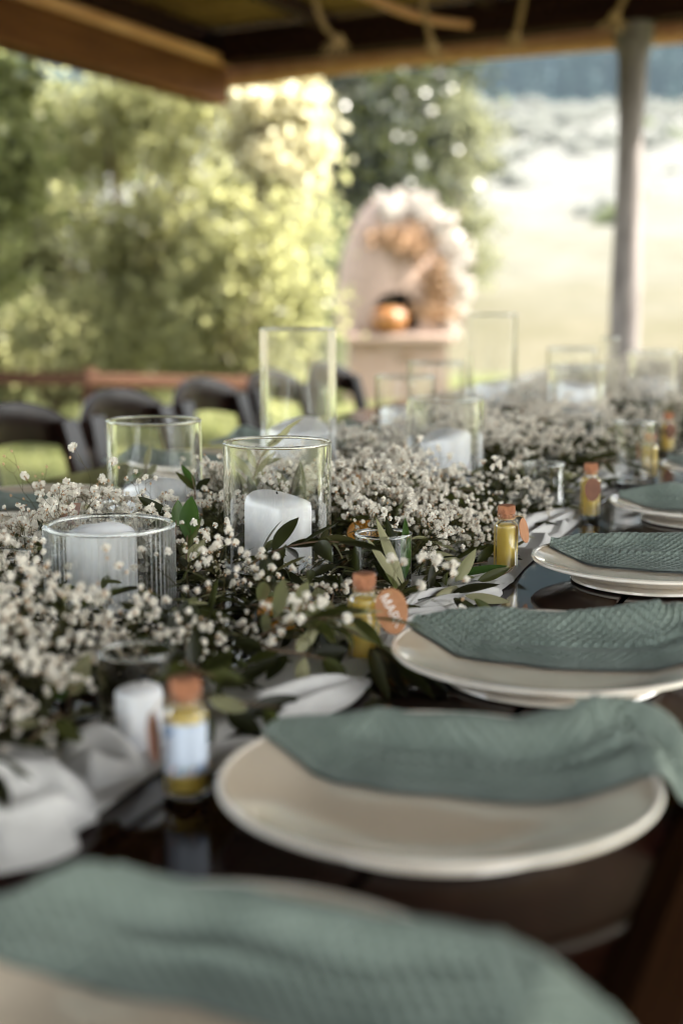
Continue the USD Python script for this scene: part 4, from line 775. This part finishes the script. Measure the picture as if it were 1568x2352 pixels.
spray(at_z(880, 1450, .01), (.3, -.3, .7), 'hanging florets below the lettered tag', 205, .09, 1.0, .05, .5)
spray(at_z(700, 1530, .01), (.1, -.4, .7), 'florets in front of the small orange', 206, .09, 1.0, .05, .5)
spray(at_z(250, 1500, .01), (.1, -.2, 1), 'blurred florets crossing the lower part of the ribbed glass', 207, .10, .9, .1, .5)

# olive sprigs: a stem and its leaves
def olive(seed, L=.14, pairs=6, Lf=.046, Wf=.0105, mat='olive_leaf', label='', group=None, loc=(0, 0, 0), R=None, curve=.15, catg='olive sprig', name='olive_sprig'):
    g_ = np.random.default_rng(seed); t = thing(name, label, catg, loc, R=R, group=group)
    cpts = bez([(0, 0, 0), (L * .35, g_.normal() * L * .08, L * curve), (L * .7, g_.normal() * L * .12, L * curve * .9), (L, g_.normal() * L * .15, L * curve * .4)], 14)
    part(t, 'stem', tube(cpts, np.linspace(.0014, .0006, 14), 6), 'twig')
    for k in range(pairs):
        i = 2 + k * 11 / pairs; j = int(i); p = cpts[j]; d = cpts[min(j + 1, 13)] - cpts[j - 1]; d /= np.linalg.norm(d); s = np.cross([0, 0, 1.], d); s /= np.linalg.norm(s); roll = g_.uniform(-.6, .6)
        for sg in (-1, 1):
            if g_.random() < .1: continue
            sv = rot(d, roll + g_.normal() * .3) @ (s * sg); a_ = g_.uniform(.5, .95); x = d * math.cos(a_) + sv * math.sin(a_); up = np.cross(x, np.cross([0, 0, 1.], x)) + g_.normal(size=3) * .35; y = np.cross(up, x); y /= np.linalg.norm(y)
            part(t, 'leaf', moved(leaf(Lf * g_.uniform(.7, 1.2), Wf * g_.uniform(.8, 1.2), g_.uniform(-.05, .3), .22, g_.normal() * .4), p, np.stack([x, y, np.cross(x, y)], 1)), mat)
    x = cpts[-1] - cpts[-2]; x /= np.linalg.norm(x); y = np.cross([0, 0, 1.], x); y /= np.linalg.norm(y); part(t, 'leaf', moved(leaf(Lf, Wf, .1, .2), cpts[-1], np.stack([x, y, np.cross(x, y)], 1)), mat)
    return t
def dirR(dx, dy, dz, roll=0.0):
    x = np.array([dx, dy, dz], float); x /= np.linalg.norm(x); y = np.cross([0, 0, 1.], x); y /= np.linalg.norm(y); R = np.stack([x, y, np.cross(x, y)], 1); return R @ rot([1, 0, 0], roll)
def hero(label, depth, leaves, stem=None, name='olive_sprig', catg='olive sprig', sr=.0012):
    """a sprig whose leaves are set one by one; leaf = (x0, y0, x1, y1, ddepth, width mm, material, roll, shows its pale side)"""
    def pt(x, y, d, lift=.012):
        r = ray(x, y); return at_depth(x, y, min(d, (TZ + lift - CAMZ) / r[2]) if r[2] < 0 else d)
    o = pt(leaves[0][0], leaves[0][1], depth); t = thing(name, label, catg, o)
    if stem:
        c = np.array([pt(x, y, depth + dd) - o for x, y, dd in stem]); n = 20; q = np.linspace(0, len(c) - 1, n)
        from scipy.interpolate import PchipInterpolator
        c = np.stack([PchipInterpolator(np.arange(len(c)), c[:, k])(q) for k in range(3)], 1); part(t, 'stem', tube(c, np.linspace(sr, sr * .5, n), 6), 'twig')
    for x0, y0, x1, y1, dd, wmm, mt, roll, pale in leaves:
        p0, p1 = pt(x0, y0, depth + dd * .2, .016), pt(x1, y1, depth + dd, .010); ax = p1 - p0; L = np.linalg.norm(ax); ax /= L
        up = np.array([0, -.75, .66]) * (-1 if pale else 1); z = up - ax * (up @ ax); z /= np.linalg.norm(z); R_ = np.stack([ax, np.cross(z, ax), z], 1) @ rot([1, 0, 0], roll)
        part(t, 'leaf', moved(leaf(L * 1.02, wmm * .001, (-.06 if pale else .08), .22, .25 * math.sin(x1), n=9), p0 - o, R_), mt)
    return t
OL, DL, GL = 'olive_leaf', 'dark_leaf', 'glossy_leaf'
hero('pale olive sprig in sharp focus standing up before the small glass tumbler', 1.49, [(928, 1350, 868, 1190, -.01, 12.5, OL, .2, 1), (924, 1352, 848, 1234, -.02, 11, OL, .4, 1), (926, 1335, 884, 1186, .02, 12, DL, -.3, 0), (930, 1330, 933, 1190, .012, 11, GL, .2, 0), (925, 1352, 856, 1290, -.01, 11, DL, -.5, 0), (920, 1362, 845, 1330, .0, 10, DL, .4, 0), (915, 1375, 872, 1440, -.02, 9, DL, .4, 0)],
     [(880, 1440, -.01), (915, 1385, -.005), (928, 1345, 0), (931, 1300, .005)])
hero('olive sprig with brown and pale leaves reaching right towards the bottle behind it', 1.50, [(925, 1358, 1042, 1350, 0, 10, DL, -.2, 0), (1028, 1352, 1112, 1334, .0, 11, DL, .3, 0), (1046, 1340, 1092, 1262, -.01, 12, OL, .2, 1), (1096, 1335, 1172, 1304, .01, 10, OL, .5, 0), (1040, 1325, 1165, 1292, .03, 11, GL, -.3, 0), (985, 1352, 1000, 1290, .02, 10, DL, .5, 0)], [(920, 1360, 0), (1000, 1352, .005), (1080, 1340, .01), (1150, 1322, .02), (1180, 1300, .02)])
hero('olive sprig on the white cloth, one long pale leaf pointing at a plate', 1.46, [(1068, 1368, 1170, 1380, -.01, 10, OL, .1, 1), (1040, 1362, 1148, 1336, .01, 12, DL, -.2, 0), (1042, 1374, 1122, 1432, -.02, 13, DL, .2, 0), (1090, 1376, 1150, 1424, -.01, 8, OL, .6, 0), (1000, 1372, 1072, 1342, .01, 10, OL, .4, 1), (960, 1380, 1040, 1345, .02, 13, DL, -.4, 0), (1055, 1372, 1095, 1418, -.015, 8, DL, -.4, 0)], [(900, 1392, .01), (980, 1382, .005), (1060, 1370, 0), (1085, 1368, 0)])
hero('dark twig and narrow leaves crossing below the sharply focused candle', 1.42, [(640, 1345, 578, 1300, .02, 9, OL, .4, 1), (700, 1345, 628, 1300, .0, 10, DL, .2, 0), (650, 1352, 590, 1345, .0, 9, OL, .5, 0), (720, 1340, 660, 1375, -.02, 9, OL, -.5, 1), (770, 1335, 700, 1338, .0, 8, DL, .4, 0), (690, 1355, 750, 1362, -.01, 10, OL, .4, 1), (600, 1350, 560, 1395, -.02, 10, DL, .3, 0)], [(560, 1330, .01), (640, 1342, 0), (730, 1345, 0), (765, 1362, 0), (752, 1405, -.01), (715, 1430, -.02)], sr=.0016)
hero('leaves falling towards the third plate below the lettered tag', 1.24, [(850, 1490, 882, 1585, -.03, 12, OL, .4, 0), (850, 1480, 935, 1580, -.02, 13, DL, -.2, 0), (865, 1480, 985, 1582, -.01, 14, OL, .2, 0), (880, 1490, 1014, 1572, .0, 13, DL, .3, 0), (800, 1440, 860, 1395, .02, 12, DL, .2, 0), (745, 1425, 690, 1470, 0, 11, OL, .2, 1), (752, 1440, 745, 1500, -.01, 12, DL, -.3, 0), (790, 1470, 760, 1540, -.02, 12, DL, .3, 0)], [(720, 1400, .02), (790, 1440, 0), (850, 1475, -.01), (900, 1510, -.01)])
hero('dark drooping olive leaves just left of the lettered tag', 1.25, [(770, 1395, 850, 1430, -.02, 12, DL, .2, 0), (720, 1370, 775, 1400, 0, 10, OL, -.2, 1), (690, 1360, 672, 1420, -.01, 11, DL, .3, 0), (730, 1380, 722, 1450, -.01, 12, OL, .5, 0)], [(650, 1350, .02), (720, 1372, 0), (800, 1410, -.01)])
hero('broad dark green leaves left of the sharply focused vase', 1.50, [(405, 1200, 318, 1140, .0, 13, DL, -.3, 0), (402, 1210, 412, 1150, .0, 17, GL, .9, 0), (395, 1215, 345, 1205, -.01, 20, DL, .2, 0)], [(400, 1290, 0), (403, 1240, 0), (404, 1195, 0)], 'leafy_sprig', 'leafy sprig')
hero('bright green leaf standing right of the ribbed glass', 1.46, [(428, 1235, 440, 1140, .01, 20, GL, .2, 0), (432, 1260, 458, 1185, .02, 16, OL, -.6, 0), (425, 1290, 470, 1240, .0, 12, OL, .4, 1)], [(430, 1340, 0), (428, 1280, 0), (430, 1230, 0)], 'leafy_sprig', 'leafy sprig')
hero('brownish leaves folded upright in the front of the garland', 1.18, [(400, 1490, 432, 1382, .0, 24, DL, .5, 0), (470, 1500, 436, 1388, .01, 20, DL, -.7, 0), (440, 1500, 500, 1440, 0, 14, DL, .2, 0)], [(430, 1540, 0), (425, 1490, 0), (432, 1440, 0)], 'leafy_sprig', 'leafy sprig')
hero('pale green leaf pointing right from behind the labelled bottle', 1.02, [(480, 1605, 566, 1628, -.01, 12, OL, .1, 1), (470, 1640, 480, 1720, -.02, 13, DL, .3, 0), (520, 1640, 600, 1680, .0, 14, DL, .2, 0), (500, 1580, 590, 1560, .03, 12, DL, -.3, 0), (560, 1640, 690, 1600, .03, 14, DL, .4, 0), (610, 1630, 640, 1690, .0, 12, OL, .3, 0)], [(440, 1590, .02), (500, 1605, 0), (590, 1620, .01), (640, 1625, .01)])
hero('green leaves pointing up left of the small dark tumbler', 1.05, [(160, 1600, 205, 1500, .0, 14, OL, .3, 1), (150, 1605, 110, 1560, .0, 14, GL, -.2, 0), (140, 1610, 175, 1540, .02, 12, GL, .6, 0), (190, 1640, 215, 1625, 0, 10, OL, .1, 0)], [(160, 1680, 0), (155, 1620, 0), (165, 1585, 0)])
hero('leaves between the near cloth folds and the flowers', .93, [(60, 1700, 20, 1790, -.02, 12, OL, .3, 0), (50, 1750, 0, 1850, -.03, 12, GL, .2, 0), (100, 1690, 60, 1740, 0, 11, DL, .2, 0), (120, 1660, 190, 1700, .0, 12, OL, -.3, 0), (90, 1660, 20, 1650, .01, 12, OL, .4, 1)], [(140, 1640, .02), (90, 1680, 0), (55, 1730, -.02)])
hero('star of silvery leaves seen through the sharply focused vase', 1.74, [(662, 1140, 600, 1098, .01, 10, OL, .2, 0), (660, 1142, 600, 1162, .0, 9, DL, .3, 0), (666, 1138, 634, 1080, .02, 12, OL, -.2, 1), (668, 1138, 702, 1118, .01, 11, OL, .3, 0), (668, 1135, 694, 1060, .02, 11, DL, .9, 0), (700, 1140, 692, 1050, .02, 6, OL, .6, 0), (590, 1160, 570, 1090, .03, 11, OL, .2, 0), (548, 1160, 546, 1080, .03, 10, DL, .4, 0), (545, 1150, 580, 1110, .03, 10, OL, -.3, 1)], [(640, 1190, 0), (660, 1145, 0), (668, 1120, .01)])
hero('slender leaf standing up behind the candle with the wavy top', 1.93, [(333, 1075, 346, 1022, .0, 9, OL, .3, 1), (325, 1085, 285, 1110, .0, 9, GL, .2, 0), (340, 1090, 360, 1065, .01, 9, OL, .2, 1)], [(330, 1130, 0), (333, 1090, 0), (336, 1060, 0)])
hero('small green leaves beside the right wall of the short vase before the chairs', 1.74, [(445, 1125, 405, 1082, 0, 9, OL, .3, 0), (448, 1120, 418, 1066, .01, 10, GL, .2, 0), (450, 1125, 482, 1098, .0, 11, DL, .2, 0), (455, 1130, 490, 1125, .0, 10, DL, -.3, 0)], [(448, 1170, 0), (447, 1130, 0), (440, 1090, 0)])
hero('spray of olive leaves across the cloth below the small orange', 1.16, [(640, 1500, 560, 1520, 0, 12, OL, .3, 0), (660, 1505, 610, 1560, -.01, 13, DL, .2, 0), (700, 1510, 690, 1580, -.01, 12, OL, -.3, 1), (740, 1515, 800, 1560, .0, 13, OL, .2, 0), (720, 1500, 800, 1490, .01, 12, DL, .3, 0), (680, 1495, 730, 1450, .02, 12, OL, .5, 1), (600, 1490, 540, 1470, .01, 12, DL, -.2, 0)], [(560, 1470, .02), (640, 1495, 0), (720, 1508, 0), (790, 1530, 0)])
hero('long dark leaves arching over the small dark tumbler', 1.04, [(420, 1520, 330, 1480, 0, 13, DL, .2, 0), (430, 1530, 350, 1560, -.02, 14, OL, .3, 0), (460, 1540, 540, 1500, 0, 14, DL, -.2, 0), (470, 1550, 560, 1560, .0, 13, OL, .1, 0), (440, 1530, 450, 1450, .01, 13, DL, .6, 0)], [(400, 1500, .01), (440, 1530, 0), (500, 1560, 0)])
hero('grey-green olive leaves left of the bottle with the edge-on tag', 1.60, [(1060, 1290, 990, 1262, 0, 10, OL, .2, 1), (1075, 1300, 1010, 1318, 0, 11, DL, .3, 0), (1095, 1290, 1140, 1250, .02, 10, OL, .4, 0), (1090, 1305, 1130, 1330, -.01, 11, DL, .2, 0)], [(1030, 1300, .01), (1080, 1296, 0), (1120, 1290, 0)])
base = olive(40, .12, 6, .046, .011, label='green-leaved olive sprig tucked into the flower garland', group='green-leaved olive sprigs in the garland', loc=(*tab(1.35, .16), TZ + .02), R=dirR(.8, -.3, .2))
base2 = olive(41, .11, 5, .05, .013, 'dark_leaf', label='dark-leaved sprig tucked into the flower garland', group='dark-leaved sprigs in the garland', loc=(*tab(1.0, .10), TZ + .02), R=dirR(.5, -.8, .15))
base3 = olive(42, .10, 6, .042, .010, label='short narrow-leaved olive sprig tucked into the flower garland', group='short narrow-leaved olive sprigs in the garland', loc=(*tab(1.9, -.1), TZ + .04), R=dirR(.3, -.2, .8))
k = 0
while k < 40:
    s = .5 + 3.6 * rg.random() ** 1.2; u = rg.uniform(-.24, right_edge(s) + .01); x, y = tab(s, u)
    if blocked(x, y, .02): continue
    out = .8 if u > .08 else rg.normal() * .5; d = np.array([*(P * out + rg.normal(size=2) * .5), rg.uniform(-.05, .28)])
    e = np.array([x, y]) + d[:2] / np.linalg.norm(d) * .1
    if blocked(*e, .0): continue
    copy((base, base2, base3)[k % 3], None, (x, y, TZ + .018 + .03 * rg.random()), R=dirR(*d, rg.uniform(-.6, .6)), scale=rg.uniform(.8, 1.1)); k += 1

# small oranges, brown leaf
def orange(p, r, label, src=None):
    if src: return copy(src, label, p, r * 300)
    t = thing('small_orange', label, 'orange', p); a = np.linspace(0, math.pi, 22); part(t, 'peel', lathe([(r * math.sin(q) * 1.04, r * math.cos(q) * .92 - (.1 * r * math.exp(-(q * 4) ** 2))) for q in a], 36), 'orange_peel', True)
    part(t, 'stalk', tube([(0, 0, r * .78), (0, 0, r * .9)], [.002, .0014], 6), 'twig'); return t
o0 = orange(at_depth(640, 1412, 1.30), .019, 'small orange half hidden by florets below the sharply focused candle')
orange(at_depth(835, 1225, 1.70), .02, 'small orange behind the small glass tumbler', o0)
orange(at_depth(810, 1110, 2.0), .02, 'small orange in the flowers right of the sharply focused vase', o0)
t = thing('dry_leaf', 'round brown dry leaf among the flowers at the left', 'leaf', at_depth(182, 1190, 1.55)); R = dirR(.5, -.2, .8, 1.2); part(t, 'blade', moved(leaf(.034, .026, .1, .15), (-.017, 0, -.01), R), 'dry_leaf'); part(t, 'stalk', moved(tube([(-.008, 0, 0), (.002, 0, 0)], .0008, 5), (-.017, 0, -.01), R), 'twig')
t = thing('dry_leaf', 'orange-brown dry leaf right of the small orange', 'leaf', at_depth(700, 1425, 1.30)); R = dirR(.2, -.1, -.8, .9); part(t, 'blade', moved(leaf(.04, .024, .1, .2), (0, 0, .02), R), 'rust_leaf'); part(t, 'stalk', moved(tube([(-.008, 0, 0), (.002, 0, 0)], .0008, 5), (0, 0, .02), R), 'twig')
